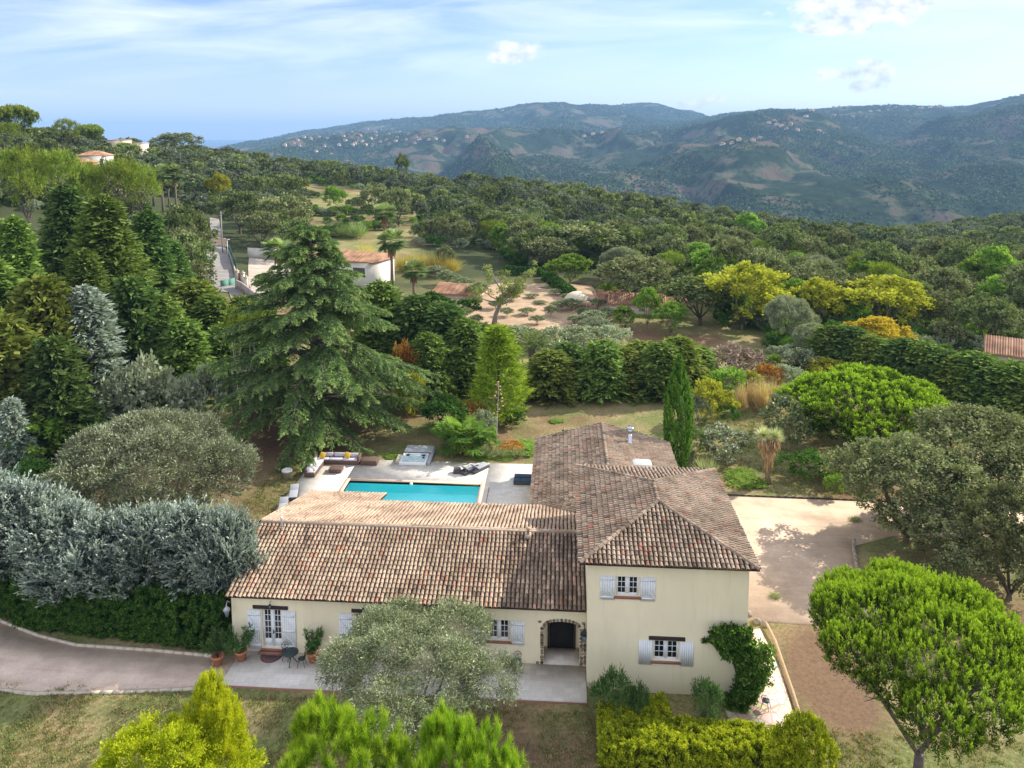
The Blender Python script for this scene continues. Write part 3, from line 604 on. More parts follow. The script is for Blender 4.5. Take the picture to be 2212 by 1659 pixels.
def tilemat(name, stops):
    m, n = newmat(name); at = n('ShaderNodeAttribute', attribute_name='tint'); g = n('ShaderNodeNewGeometry').outputs['Position']
    t = n('ShaderNodeTexNoise', {'Vector': g, 'Scale': 11., 'Detail': 6., 'Roughness': .75}); u = n('ShaderNodeTexNoise', {'Vector': g, 'Scale': .6, 'Detail': 4.})
    col = n.ramp(at.outputs['Fac'], stops)
    lich = n.ramp(t.outputs['Fac'], [(.42, (.74, .71, .67)), (.6, (1.1, 1.08, 1.05))]); col = n.mix(1., col, lich, 'MULTIPLY')
    st = n.ramp(u.outputs['Fac'], [(.38, (.7, .68, .66)), (.6, (1.08, 1.08, 1.08))]); col = n.mix(1., col, st, 'MULTIPLY')
    return finish(m, n, n('ShaderNodeBsdfPrincipled', {'Base Color': col, 'Roughness': .9, 'Specular IOR Level': .2, 'Normal': bump(n, t.outputs['Fac'], .4, .02)}).outputs[0])
tile_w = tilemat('canal_tiles_cream', [(0, (.2, .145, .11)), (.12, (.3, .22, .165)), (.25, (.39, .295, .22)), (.5, (.46, .35, .255)), (.72, (.52, .405, .295)), (.84, (.47, .32, .23)), (.93, (.48, .22, .14)), (1, (.62, .42, .34))])
tile_r = tilemat('canal_tiles_pale', [(0, (.3, .21, .145)), (.2, (.42, .31, .225)), (.6, (.52, .4, .3)), (.85, (.5, .34, .245)), (1, (.56, .36, .26))])
tile_t = tilemat('canal_tiles_brown', [(0, (.13, .1, .08)), (.25, (.25, .195, .15)), (.55, (.37, .29, .22)), (.75, (.44, .35, .27)), (.88, (.36, .2, .14)), (.95, (.42, .19, .13)), (1, (.46, .38, .3))])
tile_p = tilemat('tile_bed', [(0, (.075, .052, .042)), (1, (.11, .078, .06))])
RT_ = random.Random(4)
def tilet(lo=.0, hi=1.):
    q = RT_.random(); t = RT_.uniform(.86, 1.) if q < .07 else RT_.uniform(0, .16) if q < .13 else .18+.62*RT_.betavariate(2.3, 2.3)
    return lo+(hi-lo)*t
def tiles(mb, O, u, v, nrm, U, vrange, p=.25, rowp=.335, r=.088, tint=None, k=5):
    """rows of half-round cover tiles laid up a slope: O eave corner, u along the eave, v up the slope"""
    O, u, v, nrm = map(Vector, (O, u, v, nrm)); nc_ = int(U/p); p = U/nc_
    for j in range(nc_):
        uu = (j+.5)*p; v0, v1 = vrange(uu)
        if v1-v0 < .1: continue
        nr = max(1, int(math.ceil((v1-v0)/rowp)))
        for i in range(nr):
            a = v0+i*rowp; b = min(a+rowp+.05, v1+.04)
            if b-a < .08: continue
            ju = RT_.uniform(-.016, .016)+.012*math.sin(a*2.1+j*.7); jl = RT_.uniform(-.028, .028); V = []
            for s_, (vv, rr, hh) in enumerate(((a+jl, r*1.1, .035), (b, r*.88, .004))):
                for q in range(k+1):
                    an = math.pi*q/k; V.append(O+u*(uu+ju+rr*math.cos(an))+v*vv+nrm*(hh+rr*math.sin(an)*.95))
            F = [(q, q+1, k+2+q, k+1+q) for q in range(k)]
            t = tilet() if tint is None else tint(uu, a)
            mb.add(V, F, t)
            V2 = V[:k+1]; V3 = [x-nrm*.02*0+(O+u*(uu+ju)+v*(a+jl)+nrm*.02-x)*.16 for x in V2]
            mb.add(V2+V3, [(q+1, q, k+1+q, k+2+q) for q in range(k)], t*.7)
def ridge_tiles(mb, A, B, r=.12, L=.38, t=None):
    A, B = Vector(A), Vector(B); n_ = max(1, int((B-A).length/L)); d = (B-A).normalized(); s = d.cross(Vector((0, 0, 1))).normalized(); u = s.cross(d)
    for i in range(n_):
        a = A+d*L*i; b = a+d*(L+.04); V = []
        for c_, rr in ((a, r*1.1), (b, r*.9)):
            for q in range(7): an = math.pi*q/6; V.append(c_+s*rr*math.cos(an)*1.1+u*(rr*math.sin(an)*.95-.03))
        tt = RT_.random()*.6+.1; mb.add(V, [(q, 7+q, 8+q, q+1) for q in range(6)], tt); mb.add(V[:7], [tuple(range(7))], tt*.5)
villa = thing('villa', 'cream provencal villa with canal tile roofs, two storey block and long low wing', 'house', (0, 0, 0), 0)
def wall_open(mb, a0, a1, z0, z1, y, ops, axis='x', rev=.28, flip=1):
    xs_ = sorted({a0, a1}|{o[0] for o in ops}|{o[1] for o in ops}); zs_ = sorted({z0, z1}|{o[2] for o in ops}|{o[3] for o in ops})
    pt = (lambda a, d, z: (a, y+d, z)) if axis == 'x' else (lambda a, d, z: (y+d*flip, a, z))
    for i in range(len(xs_)-1):
        for j in range(len(zs_)-1):
            cx_, cz_ = (xs_[i]+xs_[i+1])/2, (zs_[j]+zs_[j+1])/2
            if any(o[0] < cx_ < o[1] and o[2] < cz_ < o[3] for o in ops): continue
            mb.add([pt(xs_[i], 0, zs_[j]), pt(xs_[i+1], 0, zs_[j]), pt(xs_[i+1], 0, zs_[j+1]), pt(xs_[i], 0, zs_[j+1])], [(0, 1, 2, 3)])
    for x0, x1, za, zb in ops:
        for q in (((x0, 0, za), (x0, rev, za), (x0, rev, zb), (x0, 0, zb)), ((x1, 0, za), (x1, 0, zb), (x1, rev, zb), (x1, rev, za)), ((x0, 0, zb), (x0, rev, zb), (x1, rev, zb), (x1, 0, zb)), ((x0, 0, za), (x1, 0, za), (x1, rev, za), (x0, rev, za))):
            mb.add([pt(*c_) for c_ in q], [(0, 1, 2, 3)])
YW, YT = 39.95, 38.75
XL, XR = -19.08, 1.57; TX1 = 10.2
D1 = (-17.28, -16.1, .2, 2.62); D2 = (-11.85, -10.65, .2, 2.62); W3 = (-4.05, -2.78, 1.32, 2.58); AR = (-.84, 1.2, 0., 2.66)
b = MB(); wall_open(b, XL, XR, -.6, 3.62, YW, [D1, D2, W3, AR], rev=.3)
# rounded head of the porch arch
k = 14; cx_ = (AR[0]+AR[1])/2; hw = (AR[1]-AR[0])/2; base = 2.18
arc = [(cx_-hw*math.cos(math.pi*i/k), base+(2.64-base)*math.sin(math.pi*i/k)**.75) for i in range(k+1)]
for i in range(k):
    (xa, za), (xb, zb_) = arc[i], arc[i+1]
    b.add([(xa, YW, za), (xb, YW, zb_), (xb, YW, 2.66), (xa, YW, 2.66)], [(0, 1, 2, 3)]); b.add([(xa, YW, za), (xb, YW, zb_), (xb, YW+.5, zb_), (xa, YW+.5, za)], [(0, 3, 2, 1)])
for q in ([(XL, YW, -.6), (XL, 54.4, -.6), (XL, 54.4, 2.55), (XL, 45.1, 5.1), (XL, YW, 3.62)], [(XL, 54.4, -.6), (-13.7, 54.4, -.6), (-13.7, 54.4, 2.55), (XL, 54.4, 2.55)], [(-13.7, 51.8, -.6), (-1.8, 51.8, -.6), (-1.8, 51.8, 3.2), (-13.7, 51.8, 3.2)], [(-13.7, 51.8, -.6), (-13.7, 54.4, -.6), (-13.7, 54.4, 2.5), (-13.7, 51.8, 3.2)]): b.add(q, [tuple(range(len(q)))])
# porch room behind the arch
px0, px1, pyb = AR[0]-.02, AR[1]+.02, YW+1.5
for q in ([(px0, YW+.3, 0), (px0, pyb, 0), (px0, pyb, 2.8), (px0, YW+.3, 2.8)], [(px1, YW+.3, 0), (px1, pyb, 0), (px1, pyb, 2.8), (px1, YW+.3, 2.8)], [(px0, pyb, 0), (px1, pyb, 0), (px1, pyb, 2.8), (px0, pyb, 2.8)], [(px0, YW+.3, 2.8), (px1, YW+.3, 2.8), (px1, pyb, 2.8), (px0, pyb, 2.8)]): b.add(q, [(0, 1, 2, 3)])
b.build('wall', stucco, villa)
b = MB(); UW = (3.1, 4.36, 5.12, 6.24); LW = (5.17, 6.58, 1.42, 2.6); wall_open(b, XR, TX1, -1., 6.98, YT, [UW, LW], rev=.25)
wall_open(b, YT, 49.95, -1., 6.98, XR, [(46.2, 47.3, 5.6, 6.6)], 'y', .2); wall_open(b, YT, 49.95, -1., 6.98, TX1, [], 'y')
b.add([(XR, 49.95, -1), (TX1, 49.95, -1), (TX1, 49.95, 6.98), (XR, 49.95, 6.98)], [(3, 2, 1, 0)])
b.build('wall', stucco, villa)
b = MB()
for q in ([(-1.8, 50.1, -.6), (-1.8, 64.7, -.6), (-1.8, 64.7, 3.02), (-1.8, 50.1, 3.02)], [(9.25, 49.8, -.6), (9.25, 64.7, -.6), (9.25, 64.7, 3.02), (9.25, 49.8, 3.02)], [(-1.8, 64.7, -.6), (9.25, 64.7, -.6), (9.25, 64.7, 3.02), (3.72, 64.7, 4.52), (-1.8, 64.7, 3.02)]): b.add(q, [tuple(range(len(q)))])
b.build('wall', stucco, villa)
def slope(name, poly, mat, tl, bedm=tile_p):
    """poly: plan corners with z; tl: list of tiles() arguments"""
    mb = MB(); b0 = MB(); P = [Vector(p) for p in poly]; nn = (P[1]-P[0]).cross(P[2]-P[0]).normalized(); nn = nn if nn.z > 0 else -nn
    V = [p-nn*.0 for p in P]+[p-nn*.12 for p in P]; k = len(P); mb.add(V, [tuple(range(k)), tuple(range(k, 2*k))[::-1]]+[(i, i+k, (i+1) % k+k, (i+1) % k) for i in range(k)], .2, 1)
    for a in tl: tiles(mb, a[0], a[1], a[2], nn, a[3], a[4], tint=a[5] if len(a) > 5 else None)
    return mb.build(name, [mat, bedm], villa)
# long wing, front slope
ZE, ZR, YE, YR = 3.62, 5.22, 39.55, 45.1; XLe = -19.25
vl = math.hypot(YR-YE, ZR-ZE); vv = ((0, (YR-YE)/vl, (ZR-ZE)/vl))
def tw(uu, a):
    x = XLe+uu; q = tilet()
    if x > -3.2 and RT_.random() < .75: q = q*.22  # old mossy tiles, their dark tint also deepening the tall block's shadow
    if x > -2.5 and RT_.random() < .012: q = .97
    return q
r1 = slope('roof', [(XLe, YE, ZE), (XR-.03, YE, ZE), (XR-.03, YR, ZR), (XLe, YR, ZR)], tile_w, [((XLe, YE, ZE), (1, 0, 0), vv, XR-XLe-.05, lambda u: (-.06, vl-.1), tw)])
# long wing, rear slope with its deeper left bay
s_ = .283; vl2 = math.hypot(1, s_); vr = (0, -1/vl2, s_/vl2)
def zr(Y): return ZR-s_*(Y-YR)
slope('roof', [(XLe-.2, YR, ZR), (XR-.03, YR, ZR), (XR-.03, 52.1, zr(52.1)), (-13.35, 52.1, zr(52.1)), (-13.35, 54.8, zr(54.8)), (XLe-.2, 54.8, zr(54.8))], tile_r,
      [((XLe-.2, 54.8, zr(54.8)), (1, 0, 0), vr, -13.35-XLe+.2, lambda u: (-.05, 9.7*vl2-.12)), ((-13.35, 52.1, zr(52.1)), (1, 0, 0), vr, XR-.03+13.35, lambda u: (-.05 if u < 12.1 else (u-12.1)*.98, 7.*vl2-.12), )])
b = MB(); ridge_tiles(b, (XLe, YR, ZR+.02), (XR-.05, YR, ZR+.02), .13); b.build('ridge', tile_r, r1)
b = MB(); b.box(XLe, XR-.05, YR-.2, YR-.08, ZR-.1, ZR+.08); b.build('mortar_bed', mortar, r1)
# tall block: hipped roof
TZ, TR = 7.18, 8.43; x0, x1, y0, y1 = 1.09, 10.63, 38.3, 50.4; xm = (x0+x1)/2; hw = (x1-x0)/2; hs = (TR-TZ)/hw; L_ = math.hypot(1, hs); y0r, y1r = y0+hw, y1-hw
yl = y1-y0
def hipv(U): return lambda u: (-.05, (min(u, U-u, hw))*L_-.06)
rt = slope('roof', [(x0, y0, TZ), (x1, y0, TZ), (xm, y0r, TR)], tile_t, [((x0, y0, TZ), (1, 0, 0), (0, 1/L_, hs/L_), x1-x0, hipv(x1-x0))])
slope('roof', [(x0, y1, TZ), (x0, y0, TZ), (xm, y0r, TR), (xm, y1r, TR)], tile_t, [((x0, y1, TZ), (0, -1, 0), (1/L_, 0, hs/L_), yl, hipv(yl))])
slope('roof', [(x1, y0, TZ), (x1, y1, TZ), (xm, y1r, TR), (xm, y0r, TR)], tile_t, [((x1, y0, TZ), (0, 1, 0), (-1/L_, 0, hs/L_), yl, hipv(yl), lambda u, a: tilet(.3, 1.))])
slope('roof', [(x1, y1, TZ), (x0, y1, TZ), (xm, y1r, TR)], tile_t, [((x1, y1, TZ), (-1, 0, 0), (0, -1/L_, hs/L_), x1-x0, hipv(x1-x0))])
b = MB(); e = .06
for A, B in (((x0, y0, TZ+e), (xm, y0r, TR+e)), ((x1, y0, TZ+e), (xm, y0r, TR+e)), ((x0, y1, TZ+e), (xm, y1r, TR+e)), ((x1, y1, TZ+e), (xm, y1r, TR+e)), ((xm, y0r, TR+e), (xm, y1r, TR+e))): ridge_tiles(b, A, B, .12)
b.build('ridge', tile_t, rt)
# rear wing: gabled, ridge running away
gx0, gx1, gy0, gy1, GZ0, GZR = -2.17, 9.6, 45.6, 65.0, 3.0, 4.64; gm = (gx0+gx1)/2; gw = (gx1-gx0)/2; gs = (GZR-GZ0)/gw; gl = math.hypot(1, gs)
rw = slope('roof', [(gx0, gy1, GZ0), (gx0, 50.0, GZ0), (XR-.01, 46.8, GZ0+gs*(XR-gx0)), (XR-.01, 49.97, GZ0+gs*(XR-gx0)), (gm, 49.97, GZR), (gm, gy1, GZR)], tile_t, [((gx0, gy1, GZ0), (0, -1, 0), (1/gl, 0, gs/gl), gy1-47.3, lambda u: (-.05, gw*gl-.08 if u < 15. else (XR-gx0)*gl-.05) if u < 13 else (max(-.05, (u-13)*1.02), gw*gl-.08 if u < 15. else (XR-gx0)*gl-.05))])
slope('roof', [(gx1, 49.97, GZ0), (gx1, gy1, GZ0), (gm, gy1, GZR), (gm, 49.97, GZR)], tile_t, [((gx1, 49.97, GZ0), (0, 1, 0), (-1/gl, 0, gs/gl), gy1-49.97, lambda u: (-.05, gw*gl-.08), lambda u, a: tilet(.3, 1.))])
b = MB(); ridge_tiles(b, (gm, 50., GZR+e), (gm, gy1, GZR+e), .13); ridge_tiles(b, (gx0, gy1-.1, GZ0+e), (gm, gy1-.1, GZR+e), .1); ridge_tiles(b, (gx1, gy1-.1, GZ0+e), (gm, gy1-.1, GZR+e), .1); b.build('ridge', tile_t, rw)
# flue, roof dome, vents
b = MB(); fx, fy = 5.95, 62.2; fz = GZR-(fx-gm)*gs; b.lathe([(.3, -.1), (.3, .08), (.16, .2), (.16, .75), (.14, .75), (.14, .95), (.2, .95), (.2, 1.2), (.1, 1.22), (.1, 1.34), (.34, 1.36), (.3, 1.42), (.05, 1.44)], 16, (fx, fy, fz)); b.build('chimney_flue', steel, rw, smooth=False)
m_, n = newmat('white_roof_dome'); dome = finish(m_, n, n('ShaderNodeBsdfPrincipled', {'Base Color': (.75, .8, .74, 1), 'Roughness': .25}).outputs[0])
b = MB(); sx_, sy_ = 6.55, 58.2; sz_ = GZR-(sx_-gm)*gs; b.box(sx_-.75, sx_+.75, sy_-.45, sy_+.45, sz_-.1, sz_+.22); b.add([(sx_-.75, sy_-.45, sz_+.22), (sx_+.75, sy_-.45, sz_+.22), (sx_+.75, sy_+.45, sz_+.22), (sx_-.75, sy_+.45, sz_+.22), (sx_-.5, sy_-.28, sz_+.4), (sx_+.5, sy_-.28, sz_+.4), (sx_+.5, sy_+.28, sz_+.4), (sx_-.5, sy_+.28, sz_+.4)], [(0, 1, 5, 4), (1, 2, 6, 5), (2, 3, 7, 6), (3, 0, 4, 7), (4, 5, 6, 7)]); b.build('skylight', dome, rw, bevel=.04)
b = MB(); b.lathe([(.06, 0), (.06, .72), (.1, .74), (.1, .86), (.03, .9)], 12, (-17.7, 44.5, ZR-.2)); b.build('vent_pipe', white, r1)
b = MB(); b.lathe([(.1, 0), (.08, .55), (.13, .57), (.13, .68), (.04, .72)], 10, (-1.95, 44.55, ZR-.2)); b.box(-2.15, -1.75, 44.35, 44.8, ZR-.25, ZR+.05); b.build('vent_pipe', mortar, r1)
b = MB(); b.box(XR-.14, XR-.02, 43.5, 43.6, 4.9, 7.05); b.box(XR-.06, XR-.01, 42.6, 44.6, 4.9, 6.9); b.build('side_panel', white, villa)
# joinery
def window(x0, x1, z0, z1, y, cols=2, rows=3, door=False, sill=.09, shz=None, shw=.78, brace=True, sy=None):
    f = MB(); yy = y+.14; t = .07; f.box(x0, x1, yy, yy+.06, z0, z0+t); f.box(x0, x1, yy, yy+.06, z1-t, z1); f.box(x0, x0+t, yy, yy+.06, z0+t, z1-t); f.box(x1-t, x1, yy, yy+.06, z0+t, z1-t)
    cx = (x0+x1)/2; f.box(cx-.075, cx+.075, yy-.02, yy+.05, z0+t, z1-t); g = MB(); zb = z0+(z1-z0)*(.22 if door else .11)
    if door or True: f.box(x0+t, cx-.075, yy+.005, yy+.05, z0+t, zb); f.box(cx+.075, x1-t, yy+.005, yy+.05, z0+t, zb)
    for a, c_ in ((x0+t, cx-.075), (cx+.075, x1-t)):
        f.box(a, a+.05, yy+.005, yy+.05, zb, z1-t); f.box(c_-.05, c_, yy+.005, yy+.05, zb, z1-t)
        for i in range(1, cols): m = a+.05+(c_-a-.1)*i/cols; f.box(m-.015, m+.015, yy+.01, yy+.045, zb, z1-t)
        for j in range(1, rows): m = zb+(z1-t-zb)*j/rows; f.box(a+.05, c_-.05, yy+.012, yy+.043, m-.016, m+.016)
    g.add([(x0+t, yy+.03, z0+t), (x1-t, yy+.03, z0+t), (x1-t, yy+.03, z1-t), (x0+t, yy+.03, z1-t)], [(0, 1, 2, 3)])
    w_ = f.build('door' if door else 'window', white, villa); g.build('pane', glass, w_)
    if door: h = MB(); h.box(cx+.02, cx+.14, yy-.07, yy-.02, 1.15, 1.18); h.box(cx+.0, cx+.05, yy-.05, yy-.02, 1.05, 1.3); h.build('handle', iron, w_)
    s = MB(); s.box(x0-.12, x1+.12, y-.09, y+.25, z0-sill*1.4, z0-.003)
    if door: s.box(x0-.2, x1+.2, y-.3, y-.092, z0-.2, z0-.1)
    s.build('sill', sillm, w_)
    shz = shz or (z0, z1)
    for sg, xx in ((-1, x0-.06-shw), (1, x1+.06)):
        q = MB(); nb = 6; pw = shw/nb
        for i in range(nb): q.box(xx+i*pw+.004, xx+(i+1)*pw-.004, y-.06, y-.025, shz[0], shz[1])
        if brace:
            H_ = shz[1]-shz[0]; bars = [shz[0]+H_*.12, shz[1]-H_*.12]+([(shz[0]+shz[1])/2] if door else [])
            for zc in bars: q.box(xx+.02, xx+shw-.02, y-.085, y-.06, zc-.045, zc+.045)
            bs = sorted(bars)
            for a, c_ in zip(bs, bs[1:]):
                xa, xb = (xx+.05, xx+shw-.05) if sg < 0 else (xx+shw-.05, xx+.05)
                zt, zl = (c_-.045, a+.045) if sg < 0 else (a+.045, c_-.045)
                q.add([(xa, y-.083, zt), (xa, y-.083, zt-.09*(1 if sg < 0 else -1)), (xb, y-.083, zl), (xb, y-.083, zl+.09*(1 if sg < 0 else -1))], [(0, 1, 2, 3)])
        q.build('shutter', white, villa, bevel=0)
    return w_
window(*D1, YW, 2, 5, True, shz=(.12, 2.6)); window(*D2, YW, 2, 5, True, shz=(.12, 2.6)); window(*W3, YW, 2, 3, shz=(1.12, 2.56))
window(*UW, YT, 2, 3, shz=(4.9, 6.26), shw=.8); window(*LW, YT, 2, 3, shz=(1.2, 2.6), shw=.72, brace=False)
for a, c_, z, y in ((-17.8, -15.7, 2.66, YW), (-11.95, -10.55, 2.68, YW), (4.93, 6.9, 2.64, YT)):
    q = MB(); q.box(a, c_, y-.05, y+.2, z, z+.22); q.build('lintel', darkwood, villa, bevel=.015)
b = MB(); b.box(AR[0]+.32, AR[1]-.3, YW+1.38, YW+1.44, .04, 1.75, 0, 0); b.box(AR[0]+.25, AR[1]-.25, YW+1.36, YW+1.45, 1.8, 2.45, 0, 0); d_ = b.build('door', dark, villa)
b = MB(); b.box(AR[0]+.2, AR[0]+.3, YW+1.33, YW+1.47, 0.02, 2.5); b.box(AR[1]-.28, AR[1]-.2, YW+1.33, YW+1.47, .02, 2.5); b.box(AR[0]+.3, AR[1]-.28, YW+1.33, YW+1.47, 1.75, 1.8); b.build('door_frame', darkwood, villa)
b = MB(); rr_ = random.Random(9)
def stone(b, x, z, w_, h_, y=YW, dp=.06):
    k = 7; P = [(x+w_/2*math.cos(6.283*i/k+.3)*rr_.uniform(.8, 1.1), z+h_/2*math.sin(6.283*i/k+.3)*rr_.uniform(.8, 1.1)) for i in range(k)]
    V = [(a, y-.002, c_) for a, c_ in P]+[(x+(a-x)*.8, y-dp*rr_.uniform(.7, 1.3), z+(c_-z)*.8) for a, c_ in P]
    b.add(V, [(i, (i+1) % k, k+(i+1) % k, k+i) for i in range(k)]+[tuple(range(k, 2*k))], rr_.random())
for sd_, xb in ((-1, AR[0]), (1, AR[1])):
    z = .1
    while z < 2.3:
        h_ = rr_.uniform(.14, .24)
        wd_ = (.22+.28*max(0, 1-z/1.1)*rr_.uniform(.5, 1.2)) if sd_ < 0 else .3
        x = xb+sd_*.1
        for q in range(2 if wd_ > .35 else 1): w2 = rr_.uniform(.2, .28); stone(b, x+sd_*q*.25, z, w2, h_*1.02)
        if sd_ > 0: stone(b, x+.2, z+.05, .2, h_)
        z += h_
for i in range(k): stone(b, arc[i][0], arc[i][1]+.1, .2, .2)
for x_ in (AR[0]-.22, AR[1]+.2): stone(b, x_, 2.6, .24, .16)
b.build('stone_surround', tilemat('rough_stones', [(0, (.12, .09, .07)), (.4, (.28, .22, .16)), (.8, (.42, .34, .25)), (1, (.36, .33, .3))]), villa)
# ------------------------------------------------------------------ paving, pool
def pavemat(name, c, c2, sx, sy, off=.5, gap=(.5, .47, .43), bmp=.1, var=.6):
    m, n = newmat(name); g = n('ShaderNodeNewGeometry').outputs['Position']
    br = n('ShaderNodeTexBrick', {'Vector': g, 'Color1': c+(1,), 'Color2': c2+(1,), 'Mortar': gap+(1,), 'Scale': 1., 'Mortar Size': .006, 'Bias': 0., 'Brick Width': sx, 'Row Height': sy}); br.offset = off
    t = n('ShaderNodeTexNoise', {'Vector': g, 'Scale': 1.6, 'Detail': 7., 'Roughness': .7}); col = n.mix(1., br.outputs['Color'], n.ramp(t.outputs['Fac'], [(.3, (.82, .81, .8)), (.7, (1.06, 1.06, 1.05))]), 'MULTIPLY')
    return finish(m, n, n('ShaderNodeBsdfPrincipled', {'Base Color': col, 'Roughness': .75, 'Normal': bump(n, t.outputs['Fac'], bmp, .02)}).outputs[0])
pave = pavemat('pale_travertine', (.64, .585, .52), (.74, .69, .63), .62, .42)
b = MB(); b.box(-18.6, 1.54, 37.2, YW-.002, -.5, 0); b.box(AR[0], AR[1], YW-.001, YW+1.5, -.3, .02); tag(b.build('terrace', pave), kind='structure')
b = MB(); b.box(-18.3, 1.56, 37.12, 37.196, -.6, -.07); tag(b.build('terrace_edge', sillm), kind='structure')
PX0, PX1, PY0, PY1 = -18.4, -6.85, 57.2, 61.95; DX0, DX1, DY0, DY1 = -22.9, -1.82, 51.85, 66.3
b = MB(); cw = .38
for x0_, x1_, y0_, y1_ in ((DX0, PX0-cw, DY0+2.6, DY1), (PX1+cw, DX1, DY0, DY1), (PX0-cw, PX1+cw, PY1+cw, DY1), (-13.65, PX1+cw, DY0, PY0-cw), (PX0-cw, -13.65, 54.45, PY0-cw)): b.box(x0_, x1_, y0_, y1_, -.7, 0)
tag(b.build('pool_deck', pave), kind='structure')
pool = thing('swimming_pool', 'rectangular turquoise swimming pool sunk in the pale terrace', 'pool', (PX0, PY0, 0)); pt = Matrix.Translation((-PX0, -PY0, 0))
def pbuild(b, nm, mt, **k):
    b.V = [(x-PX0, y-PY0, z) for x, y, z in b.V]; return b.build(nm, mt, pool, **k)
b = MB()
for q in ((PX0-cw+.004, PX0, PY0-cw+.004, PY1+cw-.004), (PX1, PX1+cw-.004, PY0-cw+.004, PY1+cw-.004), (PX0+.002, PX1-.002, PY1, PY1+cw-.004), (PX0+.002, PX1-.002, PY0-cw+.004, PY0)): b.box(*q, -.2, .025)
pbuild(b, 'coping', plain('sandstone_coping', (.72, .52, .38), .8, .1, 5))
b = MB(); zf = -.95; c4 = [(PX0, PY0), (PX1, PY0), (PX1, PY1), (PX0, PY1)]
b.add([(x, y, zf) for x, y in c4], [(0, 1, 2, 3)])
for i in range(4): (xa, ya), (xb, yb) = c4[i], c4[(i+1) % 4]; b.add([(xa, ya, zf), (xb, yb, zf), (xb, yb, -.0), (xa, ya, -.0)], [(3, 2, 1, 0)])
for i in range(3): b.box(PX1-3.6-.0*i, PX1-.005, PY0+.004, PY0+1.9-.45*i, zf+.01+.32*i, zf+.33*(i+1))
pbuild(b, 'basin', plain('pool_liner', (.2, .97, .99), .5, .03, .8, bmp=0))
m_, n = newmat('pool_water'); g = n('ShaderNodeNewGeometry').outputs['Position']; t = n('ShaderNodeTexNoise', {'Vector': g, 'Scale': 2.2, 'Detail': 4.})
fr = n('ShaderNodeFresnel', {'IOR': 1.33}).outputs[0]; tr = n('ShaderNodeBsdfTransparent', {'Color': (.88, 1., 1., 1)}).outputs[0]
gl_ = n('ShaderNodeBsdfGlossy', {'Color': (1, 1, 1, 1), 'Roughness': .04, 'Normal': bump(n, t.outputs['Fac'], .25, .05)}).outputs[0]
water = finish(m_, n, n('ShaderNodeMixShader', {0: fr, 1: tr, 2: gl_}).outputs[0])
b = MB(); b.add([(x, y, -.12) for x, y in c4], [(0, 1, 2, 3)]); pbuild(b, 'water', water)
b = MB(); b.lathe([(.12, 0), (.15, .1), (.1, .2), (.02, .24)], 10, (-12.9, 61.75, -.13)); tag(b.build('pool_skimmer_float', white), 'small white float against the far rim of the swimming pool', 'float')
# gravel, path, drive
def gravelmat(name, a, c, tr=.8):
    m, n = newmat(name); g = n('ShaderNodeNewGeometry').outputs['Position']; t = n('ShaderNodeTexNoise', {'Vector': g, 'Scale': 22., 'Detail': 5., 'Roughness': .8}); u = n('ShaderNodeTexNoise', {'Vector': g, 'Scale': .7, 'Detail': 6., 'Roughness': .65})
    col = n.mix(1., n.ramp(t.outputs['Fac'], [(.35, a), (.62, c)]), n.ramp(u.outputs['Fac'], [(.35, (.82, .8, .78)), (.65, (1.08, 1.07, 1.05))]), 'MULTIPLY')
    mp = n('ShaderNodeMapping', {'Vector': g, 'Scale': (.12, 1.1, 1.)}).outputs[0]; v = n('ShaderNodeTexNoise', {'Vector': mp, 'Scale': 1.4, 'Detail': 5., 'Roughness': .6, 'Distortion': .4}); s9 = n('ShaderNodeTexNoise', {'Vector': g, 'Scale': 60., 'Detail': 2.})
    col = n.mix(1., col, n.ramp(v.outputs['Fac'], [(.38, (tr, tr-.02, tr-.04)), (.55, (1.03, 1.02, 1.01))]), 'MULTIPLY'); col = n.mix(1., col, n.ramp(s9.outputs['Fac'], [(.36, (.7, .68, .66)), (.46, (1., 1., 1.))]), 'MULTIPLY')
    return finish(m, n, n('ShaderNodeBsdfPrincipled', {'Base Color': col, 'Roughness': .95, 'Normal': bump(n, t.outputs['Fac'], .5, .03)}).outputs[0])
def sheet(name, P, z, mat, kind='structure', th=.3):
    b = MB(); b.prism([(p[0], p[1]) for p in P], z-th, z); return tag(b.build(name, mat), kind=kind)
grav = gravelmat('sandy_gravel', (.52, .38, .265), (.68, .52, .385), .94)
sheet('gravel_court', [(TX1+.02, 62.2), (TX1+.02, 43.9), (12.2, 45.4), (15.1, 45.2), (20.9, 45.5), (20.5, 49.), (20.7, 50.7), (21.9, 54.8), (25.5, 56.5), (40, 57), (40, 60.8), (28, 61.9), (14.1, 62.2)], -.44, grav)
sheet('gravel_drive', [(-60, 47), (-36.2, 42.3), (-34.7, 41.5), (-31.4, 40.35), (-28.6, 39.7), (-23.7, 39.55), (-20., 39.3), (-18.62, 39.6), (-18.62, 37.1), (-20.5, 36.85), (-24.2, 36.4), (-28.3, 36.), (-31, 36.2), (-40, 37.5), (-60, 42)], -.07, gravelmat('pinkish_gravel', (.6, .46, .38), (.76, .62, .52), .9))
m_, n = newmat('flagstones'); g = n('ShaderNodeNewGeometry').outputs['Position']; vo = n('ShaderNodeTexVoronoi', {'Vector': g, 'Scale': 1.7}); vo.feature = 'DISTANCE_TO_EDGE'; vc = n('ShaderNodeTexVoronoi', {'Vector': g, 'Scale': 1.7})
col = n.mix(n.ramp(vo.outputs['Distance'], [(.03, 1.), (.055, 0.)]), n.mix(.35, (.6, .5, .38), vc.outputs['Color'], 'SOFT_LIGHT'), (.38, .28, .2)); flag = finish(m_, n, n('ShaderNodeBsdfPrincipled', {'Base Color': col, 'Roughness': .85, 'Normal': bump(n, vo.outputs['Distance'], .4, .03)}).outputs[0])
